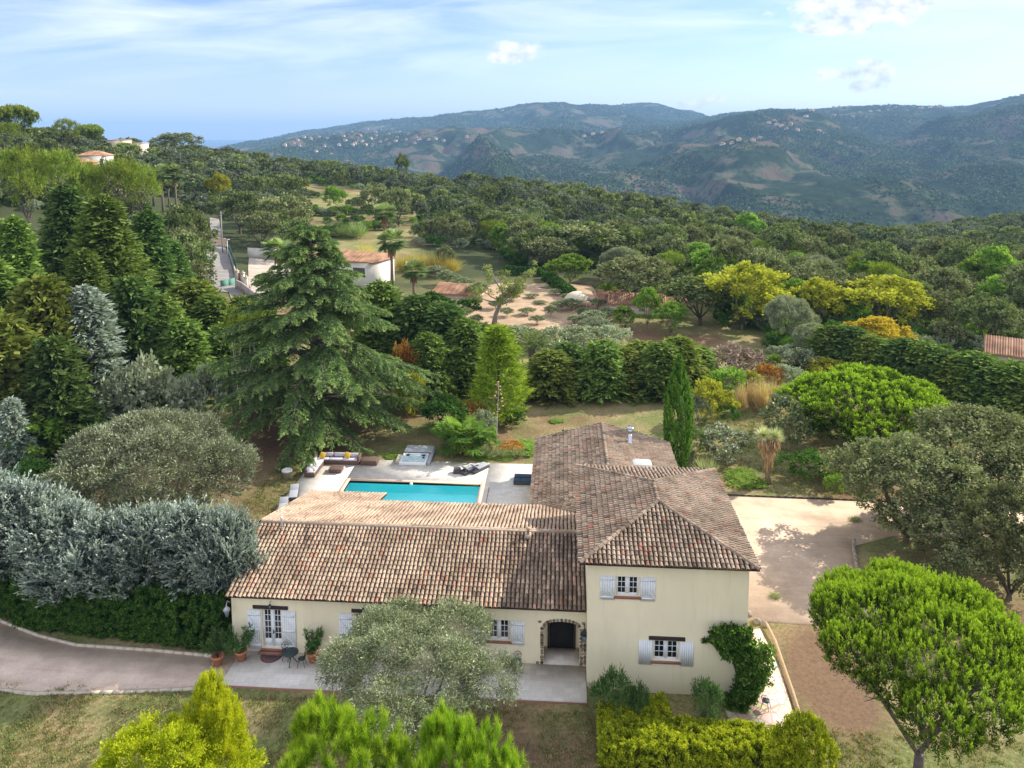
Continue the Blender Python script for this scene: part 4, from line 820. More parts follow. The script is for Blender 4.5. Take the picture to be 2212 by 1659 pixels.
sheet('flagstone_path', [(TX1+.02, 43.88), (12.5, 44.6), (12.75, 41.), (12.4, 36.5), (12.2, 35.6), (9.2, 35.6), (8.8, 38.6), (TX1+.02, 38.7)], -.42, flag)
def kerb(name, label, P, z, mat, w_=.14, h_=.12, kind=None):
    b = MB(); P = [Vector((p[0], p[1], 0)) for p in P]; L = []
    for i in range(len(P)-1):
        d = P[i+1]-P[i]; nn = max(1, int(d.length/.6))
        for j in range(nn):
            a = P[i]+d*(j+.02)/nn; e_ = P[i]+d*(j+.98)/nn; s = d.normalized().cross(Vector((0, 0, 1)))*w_/2; jz = rr_.uniform(0, .02); V = [a-s, e_-s, e_+s, a+s]
            b.add([(v.x, v.y, z-.15) for v in V]+[(v.x, v.y, z+h_+jz) for v in V], [(4, 5, 6, 7), (0, 1, 5, 4), (1, 2, 6, 5), (2, 3, 7, 6), (3, 0, 4, 7)], rr_.random())
    return tag(b.build(name, mat), label, 'kerb')
kst = plain('pale_kerb_stone', (.55, .47, .37), .9, .15, 4)
kerb('stone_kerb', 'pale stone kerb between gravel drive and clipped green hedge', [(-60, 47.1), (-36.2, 42.42), (-34.7, 41.6), (-31.4, 40.45), (-28.6, 39.8), (-23.7, 39.65), (-20., 39.4)], -.1, kst)
kerb('stone_kerb', 'pale stone kerb between gravel drive and front lawn', [(-60, 41.9), (-40, 37.4), (-31, 36.1), (-28.3, 35.9), (-24.2, 36.3), (-20.5, 36.75), (-18.7, 37.05)], -.14, kst)
kerb('timber_edging', 'thin timber edging at the far side of the sandy court', [(14.2, 62.25), (28, 61.98), (38, 61.)], -.45, darkwood, .1, .1)
kerb('stone_border', 'low stone border curving along the right of the sandy court', [(21.0, 46.), (20.55, 49.), (20.75, 50.7), (21.95, 54.8), (22.3, 55.5)], -.45, stonem, .2, .22)
b = MB(); b.tube([(12.95, 44.7, -.2), (13.05, 43.2, -.25), (12.95, 41, -.28), (12.85, 39, -.3), (12.7, 37, -.3), (12.65, 36.2, -.32)], [.09, .1, .09, .1, .09, .08], 8); tag(b.build('wooden_pole_edging', plain('weathered_wood', (.42, .3, .19), .85, .25, 9), smooth=True), 'long round wooden pole edging the flagstone path', 'pole')
b = MB()
for i, (x, y, s) in enumerate(((12.1, 45.9, .45), (12.5, 45.2, .4), (12.9, 44.9, .3), (11.9, 46.5, .3))): stn = [(s*.6, -.1), (s*.62, .1), (s*.5, .22), (s*.1, .3)]; b.lathe(stn, 7, (x, y, -.45))
tag(b.build('edging_stones', stonem), 'pale rough stones heaped at the top end of the flagstone path', 'stones')
b = MB(); P = [(-.9, 36.9), (.2, 37.05), (1.6, 36.8), (1.7, 36.), (.9, 35.5), (-.2, 35.7), (-.8, 36.3)]; b.prism(P, -.7, -.4, .5); b.prism([(x*.93+.05, 36.3+(y-36.3)*.9) for x, y in P], -.4, -.37, .6); tag(b.build('stone_slab', plain('pale_rock', (.42, .34, .29), .9, .25, 2.5, bmp=.8), bevel=.06), 'large flat pale rock slab lying below the terrace edge', 'rock')
# ------------------------------------------------------------------ small things
def pot(x, y, z, label, plantlabel, mat=terracotta, s=1., plant=True):
    b = MB(); b.lathe([(.2*s, 0), (.33*s, .5*s), (.36*s, .5*s), (.36*s, .6*s), (.31*s, .6*s), (.28*s, .45*s)], 18); tag(b.build('plant_pot', mat, loc=(x, y, z)), label, 'pot')
    if not plant: return
    r = np.random.RandomState(int(abs(x*7))); c = Crown(int(abs(x*9))); b = MB()
    for i in range(14):
        a = r.rand()*6.283; e = r.uniform(.2, .8); q = np.array([e*math.cos(a), e*math.sin(a), r.uniform(.6, 1.4)]); b.tube([(0, 0, 0), tuple(q*.5+[0, 0, .1]), tuple(q)], [.02, .015, .008], 4)
        for f in (.45, .7, 1.): c.plumes(q[None]*f, unit(q[None]), .25, .14, 26, .26, .045, .8, .2, .4)
    t = thing('oleander', plantlabel, 'plant', (x, y, z+.45*s)); b.build('stem', bark, t); link('leaves', c.mesh('oleander_leaves', G_oleander), t)
G_oleander = leafmat('oleander_leaves_mat', [(.02, .05, .015), (.05, .1, .03), (.12, .18, .06)], .25)
pot(-19.45, 38.75, -.07, 'terracotta pot on the gravel, left of the two by the house corner', 'potted oleander in the left terracotta pot')
pot(-18.25, 39.15, 0, 'terracotta pot on the terrace corner, right of the two', 'potted oleander in the right terracotta pot')
pot(-14.1, 39.3, 0, 'terracotta pot holding a tall oleander between the two glazed doors', 'tall oleander growing between the two glazed doors')
pot(-24.1, 62.2, g1(-24.1, 62.2), 'white pot on bare earth beside the wicker sofa', '', plain('white_glaze', (.75, .73, .7), .4, .05), 1.3, False)
m_, n = newmat('striped_doormat'); g = n('ShaderNodeTexCoord').outputs['Object']; gr = n('ShaderNodeVectorMath', {0: g}, operation='LENGTH').outputs['Value']
matm = finish(m_, n, n('ShaderNodeBsdfPrincipled', {'Base Color': n.ramp(gr, [(0, (.1, .03, .03)), (.3, (.04, .05, .06)), (.5, (.2, .06, .05)), (.62, (.05, .05, .06)), (.78, (.35, .1, .06))]), 'Roughness': .95}).outputs[0])
b = MB(); b.prism([(.62*math.cos(math.pi+math.pi*i/14), .62*math.sin(math.pi+math.pi*i/14)) for i in range(15)], 0, .02); tag(b.build('doormat', matm, loc=(-16.65, 39.6, .001)), 'half round striped doormat before the left glazed door', 'doormat')
def bistro_table(x, y, z, label, r=.42):
    t = thing('bistro_table', label, 'table', (x, y, z)); b = MB(); b.lathe([(r, .7), (r+.01, .72), (r, .74), (r*.2, .745)], 24); b.build('table_top', iron, t)
    for i in range(3):
        a = 2.1*i+.5; b = MB(); b.tube([(.05*math.cos(a), .05*math.sin(a), .7), (.12*math.cos(a), .12*math.sin(a), .35), (.34*math.cos(a), .34*math.sin(a), 0)], [.025, .02, .025], 6); b.build('leg', iron, t)
def bistro_chair(x, y, z, rz, label):
    t = thing('bistro_chair', label, 'chair', (x, y, z), rz); b = MB(); b.lathe([(.2, .43), (.21, .45), (.2, .465)], 18); b.build('seat', iron, t)
    b = MB(); P = [(.2*math.cos(a), .2, .68+.2*math.sin(a)) for a in np.linspace(0, 6.283, 17)]; b.tube(P, .015, 5, cap=False)
    for i in range(5): a = 1.256*i; b.tube([(.0, .2, .68), (.09*math.cos(a+.4), .2, .68+.09*math.sin(a+.4)), (.19*math.cos(a), .2, .68+.19*math.sin(a))], .013, 5)
    b.tube([(-.14, .19, .44), (-.14, .2, .54)], .014, 5); b.tube([(.14, .19, .44), (.14, .2, .54)], .014, 5); b.build('backrest', iron, t)
    for sx in (-1, 1):
        for sy in (-1, 1): b = MB(); b.tube([(sx*.13, sy*.13, .44), (sx*.17, sy*.17, .2), (sx*.21, sy*.21, 0)], .015, 5); b.build('leg', iron, t)
bistro_table(-15.25, 39.0, 0, 'round dark green iron table on the terrace by the left glazed door')
bistro_chair(-15.75, 39.45, 0, .5, 'dark iron chair with openwork back, left of the terrace table')
bistro_chair(-14.6, 38.9, 0, -1.5, 'dark iron chair right of the terrace table, half behind the olive')
bistro_chair(-2.3, 39.55, 0, 0, 'dark iron chair against the wall between small window and porch arch')
bistro_table(10.95, 39.0, -.42, 'round iron table on the flagstone path beside the climbing vine', .45)
bistro_chair(11.1, 37.9, -.42, 2.6, 'grey iron chair standing in sun on the flagstone path')
b = MB()
for i in range(5): P = [((.38+.03*i)*math.cos(a), (.3+.03*i)*math.sin(a), .03+.02*(i % 3)) for a in np.linspace(0, 6.283, 25)]; b.tube(P, .015, 5, cap=False)
tag(b.build('hose_coil', plain('yellow_hose', (.5, .4, .15), .5), loc=(11.0, 36.3, -.42)), 'coiled pale yellow garden hose at the front of the flagstone path', 'hose')
def lantern(x, y, z, label, s=1., mat=iron, side=1):
    t = thing('wall_lantern', label, 'lantern', (x, y, z)); b = MB(); b.tube([(0, .0, 0), (0, -.2*s, .2*s), (0, -.33*s, .1*s), (0, -.3*s, -.02*s)], .02*s, 6); b.build('bracket', mat, t)
    b = MB(); b.lathe([(.05*s, -.42*s), (.13*s, -.12*s), (.02*s, 0)], 6, (0, -.3*s, 0)); b.build('lamp_shade', plain('lantern_glass', (.2, .26, .32), .3), t)
    b = MB(); b.lathe([(.16*s, -.13*s), (.03*s, .02*s)], 6, (0, -.3*s, 0)); b.build('cap', mat, t)
lantern(1.45, YW-.02, 2.45, 'blue grey wall lantern beside the stone porch arch', 1.5)
lantern(-16.7, YW-.02, 3.1, 'small dark wall lantern over the left glazed door', .6); lantern(-11.2, YW-.02, 3.12, 'small dark wall lantern over the middle glazed door', .6)
lantern(-19.15, 39.9, 3.0, 'pale lantern on the left end corner of the villa', 1.4, plain('pale_iron', (.5, .52, .55), .5))
# pool terrace furniture
wick = plain('brown_wicker', (.13, .08, .06), .8, .35, 30, bmp=.8); wickg = plain('dark_grey_wicker', (.06, .06, .065), .8, .35, 30, bmp=.8)
cush = plain('lilac_white_cushion', (.62, .58, .66), .95, .06, 6); yel_ = plain('yellow_cushion', (.6, .4, .04), .95, .12, 6); greyc = plain('grey_sling', (.36, .37, .4), .9, .06, 6); navy = plain('navy_cushion', (.02, .05, .085), .85, .12, 6)
SX, SY = -22.6, 62.3
t = thing('corner_sofa', 'brown wicker corner sofa with pale cushions under the cedar', 'sofa', (SX, SY, 0))
for q in ((0, .95, 0, 3.7, 0, .36), (.955, 4.2, 2.75, 3.7, 0, .36)): b = MB(); b.box(*q); b.build('base', wick, t, bevel=.03)
for q in ((0, .16, 0, 3.7, .363, .8), (.163, 4.2, 3.54, 3.7, .363, .8), (4.05, 4.2, 2.75, 3.537, .363, .8)): b = MB(); b.box(*q); b.build('backrest', wick, t, bevel=.03)
for q in ((.2, .93, .05, 1.2), (.2, .93, 1.25, 2.7), (.2, 1.3, 2.78, 3.35), (1.35, 2.6, 2.78, 3.35), (2.65, 4.0, 2.78, 3.35)): b = MB(); b.box(*q, .365, .5); b.build('seat_cushion', cush, t, bevel=.05)
for q in ((.17, .36, .1, 1.3), (.17, .36, 1.4, 2.6), (.5, 1.6, 3.36, 3.53), (1.7, 2.8, 3.36, 3.53), (2.9, 3.95, 3.36, 3.53)): b = MB(); b.box(*q, .5, .85); b.build('back_cushion', cush, t, bevel=.06)
for x, y, l in ((-21.85, 65.2, 'yellow cushion in the corner of the wicker sofa'), (-19.55, 65.35, 'yellow cushion near the right arm of the wicker sofa')):
    b = MB(); b.box(-.26, .26, -.08, .08, -.26, .26, rz=.3); o = tag(b.build('cushion', yel_, loc=(x, y, .8), bevel=.07), l, 'cushion'); o.rotation_euler = (-.5, .3, 0)
b = MB(); b.box(-.55, .55, -.45, .45, 0, .32); b.box(-.6, .6, -.5, .5, .322, .38); tag(b.build('coffee_table', wick, loc=(-20.1, 63.7, .001), bevel=.02), 'low brown wicker coffee table in front of the corner sofa', 'table')
b = MB(); b.box(-.75, .75, -.5, .5, 0, .4); b.box(-.7, .7, -.45, .45, .402, .44); tag(b.build('footstool', wick, loc=(-17.5, 65.5, .001), bevel=.02), 'brown wicker footstool right of the corner sofa', 'stool')
t = thing('hot_tub', 'square white hot tub with bubbling water beside the fan palm', 'hot tub', (-13.5, 66.3, 0))
b = MB(); W_ = 1.25; b.box(-W_, W_, -1.05, -.9, -.0, .32); b.box(-W_, W_, .9, 1.05, 0, .32); b.box(-W_, -W_+.17, -.897, .897, 0, .32); b.box(W_-.17, W_, -.897, .897, 0, .32); b.build('shell', plain('white_acrylic', (.8, .82, .85), .25, .03), t, bevel=.05)
b = MB(); b.box(-W_+.175, W_-.175, -.895, .895, .04, .06); b.build('basin', plain('aqua_acrylic', (.55, .78, .8), .4, .2, 2.5), t)
b = MB(); b.add([(-1.07, -.89, .2), (1.07, -.89, .2), (1.07, .89, .2), (-1.07, .89, .2)], [(0, 1, 2, 3)]); b.build('water', plain('foamy_water', (.45, .72, .75), .2, .3, 4, c2=(.85, .92, .92)), t)
for q in ((-.9, -.6, .6, .86, .21, .3), (.55, .9, .6, .86, .21, .3), (.7, .9, .1, .3, .21, .31)): b = MB(); b.box(*q); b.build('headrest', navy, t, bevel=.03)
b = MB(); b.box(-1.2, 1.5, 1.15, 2.6, .3, .42); b.build('cover', greyc, t, bevel=.04); b = MB(); b.box(1.3, 1.6, -.9, 2.4, 0, .29); b.build('surround', greyc, t, bevel=.04)
b = MB(); b.box(-1.65, -1.3, -.7, .7, 0, .28); b.build('step', kst, t, bevel=.02)
def lounger(x, y, rz, label, fr, cu, back=.0, w=.75, ln=2., grp=None):
    t = thing('sun_lounger', label, 'sun lounger', (x, y, .001), rz, grp); b = MB(); b.box(-w/2, w/2, -ln/2, ln/2, .0, .26); b.build('base', fr, t, bevel=.02)
    b = MB(); b.box(-w/2+.03, w/2-.03, -ln/2+.02, ln*.18, .263, .34); b.build('seat_pad', cu, t, bevel=.03)
    b = MB(); c_, s_ = math.cos(back), math.sin(back); L = ln*.32-.03
    V = [(sx*(w/2-.03), ln*.185+q*L*c_-h_*s_, .263+q*L*s_+h_*c_) for h_ in (0, .08) for sx, q in ((-1, 0), (1, 0), (1, 1), (-1, 1))]; b.add(V, [(3, 2, 1, 0), (4, 5, 6, 7), (0, 1, 5, 4), (1, 2, 6, 5), (2, 3, 7, 6), (3, 0, 4, 7)])
    b.build('backrest', cu, t, bevel=.02)
    for sg in ((-1, 1) if back else ()): b = MB(); b.tube([(sg*(w/2-.1), ln*.4, .26), (sg*(w/2-.1), ln*.36, .26+L*.55*s_)], .015, 5); b.build('prop', steel, t)
lounger(-8.15, 64.5, 2.5, 'grey sun lounger with raised back, left one of the pair beyond the pool', wickg, greyc, .75, .8); lounger(-7.3, 64.85, 2.5, 'grey sun lounger with raised back, right one of the pair beyond the pool', wickg, greyc, .75, .8)
b = MB(); b.box(-.3, .3, -.3, .3, 0, .42); tag(b.build('side_table', wickg, loc=(-9.2, 64.1, .001), bevel=.02), 'small dark wicker side table left of the grey sun loungers', 'table')
lounger(-3.05, 62.45, 1.5708, 'dark blue sun lounger nearest the pool, beside the rear wing', wickg, navy, 0, .72, 1.9); lounger(-3.05, 63.25, 1.5708, 'dark blue sun lounger behind another by the rear wing', wickg, navy, 0, .72, 1.9)
lounger(-22.3, 58.9, .25, 'pale grey sun lounger on the left terrace edge, farther one', wickg, greyc, .5); lounger(-22.35, 56.6, .25, 'pale grey sun lounger on the left terrace edge, nearer one', wickg, greyc, .5)
lounger(-5.3, 57.4, 1.5708, 'white sun lounger just showing above the rear roof edge', white, white, .3)
b = MB(); b.box(-.02, .02, 0, 3.6, 0, .012); tag(b.build('deck_drain', dark, loc=(-6.05, 57.9, .002)), 'thin dark slotted drain in the paving right of the pool', 'drain')
# pergola beyond the rear wing
t = thing('pergola', 'low dark timber pergola showing behind the rear wing roof', 'pergola', (3.9, 68.6, g1(3.9, 68.6)))
for x in (-3.4, -1.1, 1.1, 3.4):
    for y in (-1.2, 1.2): b = MB(); b.box(x-.06, x+.06, y-.06, y+.06, -.2, 2.3); b.build('post', darkwood, t)
for y in (-1.2, 1.2): b = MB(); b.box(-3.7, 3.7, y-.05, y+.05, 2.302, 2.44); b.build('beam', darkwood, t)
for i in range(10): b = MB(); b.box(-3.5+i*.78, -3.42+i*.78, -1.6, 1.6, 2.443, 2.53); b.build('rafter', plain('grey_timber', (.3, .24, .18), .9), t)
# ------------------------------------------------------------------ villa garden planting
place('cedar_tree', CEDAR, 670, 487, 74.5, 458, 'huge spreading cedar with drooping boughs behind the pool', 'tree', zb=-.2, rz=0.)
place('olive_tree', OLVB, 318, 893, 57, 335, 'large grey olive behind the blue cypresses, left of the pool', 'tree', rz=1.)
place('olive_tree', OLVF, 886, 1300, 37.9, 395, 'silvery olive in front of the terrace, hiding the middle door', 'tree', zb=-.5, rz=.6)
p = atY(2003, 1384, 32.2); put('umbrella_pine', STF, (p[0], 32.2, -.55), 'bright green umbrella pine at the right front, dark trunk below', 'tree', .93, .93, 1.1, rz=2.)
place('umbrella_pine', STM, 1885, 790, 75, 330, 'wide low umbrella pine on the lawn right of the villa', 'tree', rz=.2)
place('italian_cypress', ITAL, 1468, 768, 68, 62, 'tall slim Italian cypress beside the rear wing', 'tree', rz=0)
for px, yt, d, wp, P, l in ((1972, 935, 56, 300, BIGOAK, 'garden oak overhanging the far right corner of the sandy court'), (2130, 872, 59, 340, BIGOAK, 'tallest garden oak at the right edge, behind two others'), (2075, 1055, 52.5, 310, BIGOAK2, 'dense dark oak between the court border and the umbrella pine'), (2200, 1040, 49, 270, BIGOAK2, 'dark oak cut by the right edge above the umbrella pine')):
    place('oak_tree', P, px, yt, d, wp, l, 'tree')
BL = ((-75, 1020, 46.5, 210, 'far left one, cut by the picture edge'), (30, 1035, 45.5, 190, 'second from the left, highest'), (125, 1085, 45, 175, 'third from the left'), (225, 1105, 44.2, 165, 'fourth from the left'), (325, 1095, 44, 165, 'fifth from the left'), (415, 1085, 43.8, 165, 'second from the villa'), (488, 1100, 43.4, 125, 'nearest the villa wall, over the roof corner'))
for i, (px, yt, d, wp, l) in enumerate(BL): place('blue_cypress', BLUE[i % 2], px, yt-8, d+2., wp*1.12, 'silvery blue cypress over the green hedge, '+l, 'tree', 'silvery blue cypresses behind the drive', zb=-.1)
leafbox('green_hedge', 'tall dark green hedge under the silvery blue cypresses', 'hedge', (-38.5, 44.2), (-33.5, 42.6), 1.6, 2.9, G_hedge, z=-.12, n=60, L=.13, W=.075, sd=11, cl=120)
leafbox('green_hedge', 'dark green hedge between the drive kerb and the villa corner', 'hedge', (-33.4, 42.), (-19.9, 40.75), 1.6, 3.0, G_hedge, z=-.12, n=60, L=.13, W=.075, sd=12, cl=120, bulge=.2)
place('umbrella_pine_top', mk_broad('x', 5, 1, 1, 0, G_brt, nl=2, nc=5, lf=3, trunk=False), 65, 892, 68, 130, '', '') if False else None
place('shrub', SHRUB['green'], 65, 890, 68, 140, 'bright yellow green bush at the left, below the weathered conifers', 'shrub')
def mk_fpine(seed, w, h, z0, nt_, n, L, W):
    r = np.random.RandomState(seed); c = Crown(seed); P, d = lobes_shell(r, rand_lobes(r, w, h, z0, 9, 1.05, .36), nt_, .5); d = unit(d*.8+np.array([0, 0, .65])+r.randn(*d.shape)*.2)
    c.plumes(P-d*.3, d, .36, .03, n, L, W, .75, 0, .42, .18, .16, 0, .25, tip=.55); b = trunk_mb(r, h*.92, .24, z0, w*.3, 7); return ({'crown': c.mesh('pine_crown', G_fpine), 'trunk': mesh_np('pine_trunk', b.V, b.F, bark, b.T, smooth=True)}, w, h)
FP = mk_fpine(190, 5., 19.5, 15.2, 430, 150, .24, .012)
place('long_needled_pine', FP, 735, 1545, 15., 330, 'bright long-needled pine top at the bottom centre, left of two', 'tree', zb=-.6)
place('long_needled_pine', FP, 1000, 1560, 14.6, 275, 'bright long-needled pine top at the bottom centre, right of two', 'tree', zb=-.6, rz=2.3)
MIM = mk_broad('golden_conifer', 195, 5., 17., 11., G_mim, nl=18, nc=900, lf=90, L=.085, W=.035, rad=.2, sz=.3, rt=.2, spread=.7, up=.5, flat=1.2)
place('golden_tree', MIM, 450, 1452, 20.5, 165, 'lime yellow tree at the bottom left, its narrow upper top', 'tree', zb=-.6)
place('golden_tree', MIM, 350, 1545, 19.5, 400, 'lime yellow tree at the bottom left, its broad lower crown', 'tree', zb=-.6)
YH = dict(L=.1, W=.06, cl=170, n=60)
leafbox('clipped_hedge', 'long yellow green clipped hedge below the two storey block', 'hedge', (2.2, 34.75), (11.9, 34.3), 2.3, 1.15, G_yhedge, z=-.5, sd=13, bulge=.42, **YH)
leafbox('clipped_hedge', 'shaded left return of the yellow green hedge by the terrace corner', 'hedge', (2.3, 35.8), (5.6, 36.4), 1.2, 1.25, G_yhedge, z=-.5, sd=14, bulge=.2, **YH)
SB = mk_broad('ball', 198, 2.4, 2., .1, G_yhedge, nl=6, nc=260, lf=40, L=.1, W=.06, rad=.16, trunk=False, sz=.5)
place('round_bush', SB, 1742, 1535, 35.2, 125, 'rounded yellow green bush at the right end of the clipped hedge', 'shrub', zb=-.5)
# climbing vine
r = np.random.RandomState(33); c = Crown(33); n_ = 760; t_ = r.rand(n_); vz = -.5+4.3*t_; vx = 9.5+.55*np.sin(vz*1.3)+(r.rand(n_)-.5)*(1.1+.9*(vz > 2.2))+.25; vy = 38.55-r.rand(n_)*.45*(1+(vz < 1.5)*.9)
ex = r.rand(70); c.plumes(np.stack([7.8+ex*1.7, 38.7-ex*0, 2.75+.12*np.sin(ex*9)], -1), np.tile([0, -1., 0], (70, 1)), .12, .12, 10, .14, .12, 1., .2, .45)
c.plumes(np.stack([vx, vy, vz], -1), np.tile([0., -.8, .3], (n_, 1)), .2, .2, 26, .15, .13, 1., .4, .5, .18, .22, .2)
q_ = 230; c.plumes(np.stack([10.1+r.rand(q_)*1.1, 38.4-r.rand(q_)*.6, 1.+r.rand(q_)*2.2], -1), np.tile([.7, -.3, .1], (q_, 1)), .3, .16, 9, .14, .11, 1., .4, .65)
t = thing('climbing_vine', 'green climbing vine on the front corner of the two storey block', 'climber', (9.6, 38.6, -.5))
me = c.mesh('vine_leaves_mesh', G_vine); o = link('leaves', me, t); o.location = (-9.6, -38.6, .5)
b = MB(); b.tube([(0, 0, -.3), (.1, .02, 1.4), (-.3, .05, 2.8), (.1, .05, 4.)], [.07, .06, .04, .02], 6); b.build('stem', bark, t)
def shrub(k, px, yt, d, wp, label, cat='shrub', **kw): return place('shrub', SHRUB[k], px, yt, d, wp, label, cat, **kw)
OLE = mk_broad('oleander_shrub', 199, 2.4, 2., .2, G_oleander, nl=8, nc=110, lf=26, L=.24, W=.045, rad=.24, trunk=True, rt=.05, sz=.4)
place('oleander', OLE, 1325, 1440, 38.6, 90, 'tall oleander against the two storey wall, left one', 'shrub', zb=-.6); place('oleander', OLE, 1384, 1470, 38.6, 46, 'small oleander right of the taller one at the two storey wall', 'shrub', zb=-.6)
place('oleander', OLE, 1525, 1455, 38.6, 66, 'dark leafy shrub left of the climbing vine foot', 'shrub', zb=-.6)
# conifers on the left
CL = ((30, 470, 82, 130, 0, 'yellow green cypress at the far left edge'), (-30, 560, 76, 190, 0, 'broad cypress cut by the left edge'), (140, 400, 97, 135, 1, 'tall dark cypress with thin leader, third from the left'), (222, 425, 90, 170, 0, 'tallest broad cypress in the left group'), (318, 455, 98, 120, 1, 'dark narrow cypress right of the tallest broad one'), (368, 520, 104, 95, 1, 'dark cypress next to the road bank'), (90, 600, 76, 150, 2, 'yellowing cypress in front of the left group'), (415, 605, 96, 125, 2, 'light green cypress below the road end'), (455, 640, 93, 100, 1, 'dark cypress among the trees below the road'), (522, 640, 96, 80, 2, 'light green young cypress right of the driveway gate'), (280, 600, 84, 130, 0, 'cypress behind the silver blue conifer'), (250, 520, 90, 120, 2, 'light green cypress peak left of the dark narrow one'), (180, 540, 84, 120, 0, 'cypress peak straight above the silver blue conifer'), (-10, 680, 70, 170, 2, 'low yellowing cypress at the left edge'), (110, 730, 70, 130, 0, 'dense low cypress left of the silver blue conifer'), (340, 640, 86, 120, 1, 'dark cypress behind the loose grey green bush'), (395, 690, 84, 110, 1, 'dark conifer left of the slender bare stems'), (565, 650, 92, 80, 1, 'dark young cypress behind the left cedar boughs'), (480, 700, 90, 90, 1, 'dark conifer behind the slender bare stems'))
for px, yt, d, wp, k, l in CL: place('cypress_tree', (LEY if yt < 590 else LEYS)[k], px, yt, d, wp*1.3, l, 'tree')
SILV = mk_conifer('silver_conifer', 200, 6., 14.5, G_blueold, nc=520, lf=34, L=.3, W=.09, ln=1.1, rad=.3, prof=.7, wob=.4)
place('silver_conifer', SILV, 182, 618, 78, 165, 'silver blue conifer with bare brown lower twigs', 'tree'); place('silver_conifer', SILV, 20, 860, 66, 90, 'weathered grey conifer at the left edge by the yellow green bush', 'tree')
for px, yt, d, wp, k, l in ((310, 762, 75, 150, 'grey', 'loose grey green bush left of the slender bare stems'), (435, 785, 74, 140, 'grey', 'darker grey green bush beside the slender bare stems'), (60, 990, 63, 120, 'dark', 'dark shrub at the left beneath the yellow green bush'), (215, 905, 66, 90, 'dark', 'dark shrub behind the large grey olive'), (130, 1010, 58, 120, 'olive', 'low grey shrub left of the large grey olive')): shrub(k, px, yt, d, wp, l)
SLN = mk_broad('slender_tree', 203, 3., 11., 5.2, G_pine, nl=7, nc=110, lf=26, L=.2, W=.08, rad=.3, sz=.4, rt=.07, bk=bark_pale, flat=1.6)
place('slender_tree', SLN, 505, 660, 83, 52, 'slender tree with bare white stem left of the cedar, left one', 'tree'); place('slender_tree', SLN, 548, 665, 81, 66, 'slender tree with bare white stem left of the cedar, right one', 'tree')
for i, (dx, rz_) in enumerate(((0, 0), (9, 1.), (-10, 2.), (20, 3.), (-24, 4.))):
    r = random.Random(i); p = atd(530+dx, 850, 80); b = MB()
    for k in range(6): a = r.uniform(-1, 1); b.tube([(r.uniform(-.2, .2), 0, -.5), (a*.5, r.uniform(-.4, .4), 3.2), (a*1.1, r.uniform(-.6, .6), r.uniform(5, 7.))], [.06, .04, .015], 4)
    tag(b.build('bare_shrub', bark_pale, loc=(p[0], p[1], g1(p[0], p[1]))), 'bundle of bare pale stems left of the cedar foot, '+('middle', 'just right of the middle', 'just left of the middle', 'rightmost', 'leftmost')[i], 'shrub')
# behind the cedar and along the back of the garden
for px, yt, d, wp, k, l in ((900, 640, 92, 120, 0, 'dark cypress against the right side of the cedar'), (960, 655, 90, 110, 0, 'dark cypress second to the right of the cedar'), (1005, 690, 88, 95, 1, 'dark cypress between cedar and bright young pine'), (1040, 700, 92, 90, 0, 'dark cypress behind the bright young pine'), (820, 610, 94, 110, 1, 'cypress top showing over the right cedar boughs'), (925, 720, 85, 85, 1, 'lower dark cypress right of the orange shrub')): place('cypress_tree', LEYS[k], px, yt, d, wp*1.3, l, 'tree')
HL = (1192, 1225, 1252, 1300, 1345, 1388, 1430, 1468, 1505)
for i, px in enumerate(HL): place('cypress_tree', LEYS[(2, 0, 2, 1, 2, 2, 1, 2, 1)[i]], px, (758, 742, 765, 736, 752, 738, 742, 728, 748)[i], 87+(i % 3)*2.2, (128, 118, 132, 120, 135, 122, 126, 118, 112)[i], 'shaggy cypress in the garden back row, '+('first', 'second', 'third', 'fourth', 'fifth', 'sixth', 'seventh', 'eighth', 'last')[i]+' from the left', 'tree', 'cypresses along the back of the garden')
YP = mk_conifer('young_pine', 205, 5.6, 10.5, leafmat('young_pine_needles', [(.07, .12, .01), (.2, .29, .03), (.36, .43, .06)], .35), nc=330, lf=34, L=.3, W=.05, ln=1.1, rad=.4, prof=.85, up=.7, droop=0, belly=.3, wob=.45, spread=.6)
place('young_pine', YP, 1077, 703, 79, 140, 'bright green young pine right of the cedar', 'tree')
place('date_palm', PHX, 1150, 712, 91, 120, 'date palm with arching fronds behind the bright young pine', 'palm')
place('fan_palm', FANC, 985, 897, 71.3, 118, 'large bright fan palm behind the hot tub', 'palm'); place('fan_palm', FANS, 1068, 925, 71, 52, 'small fan palm at the foot of the tall flower stalk', 'palm')
b = MB(); b.tube([(0, 0, 0), (.1, 0, 3.5), (.25, 0, 7.4)], [.05, .04, .02], 6)
p = atd(1072, 985, 71); gz_ = g1(p[0], p[1])
t = thing('agave_stalk', 'tall thin dry flower stalk above the pool terrace planting', 'plant', (p[0], p[1], gz_)); b.build('stalk', bark_pale, t)
b = MB(); r = random.Random(5)
for i in range(14): z = 4.2+i*.22; a = r.uniform(0, 6.28); e = .55*(1-i/18); b.tube([(.12+z*.01, 0, z), (.15+e*math.cos(a), e*math.sin(a), z+.25)], [.02, .02], 4); b.box(.1+e*math.cos(a), .28+e*math.cos(a), e*math.sin(a)-.09, e*math.sin(a)+.09, z+.22, z+.3)
b.build('seed_heads', plain('seed_heads', (.42, .3, .14), .9), t)
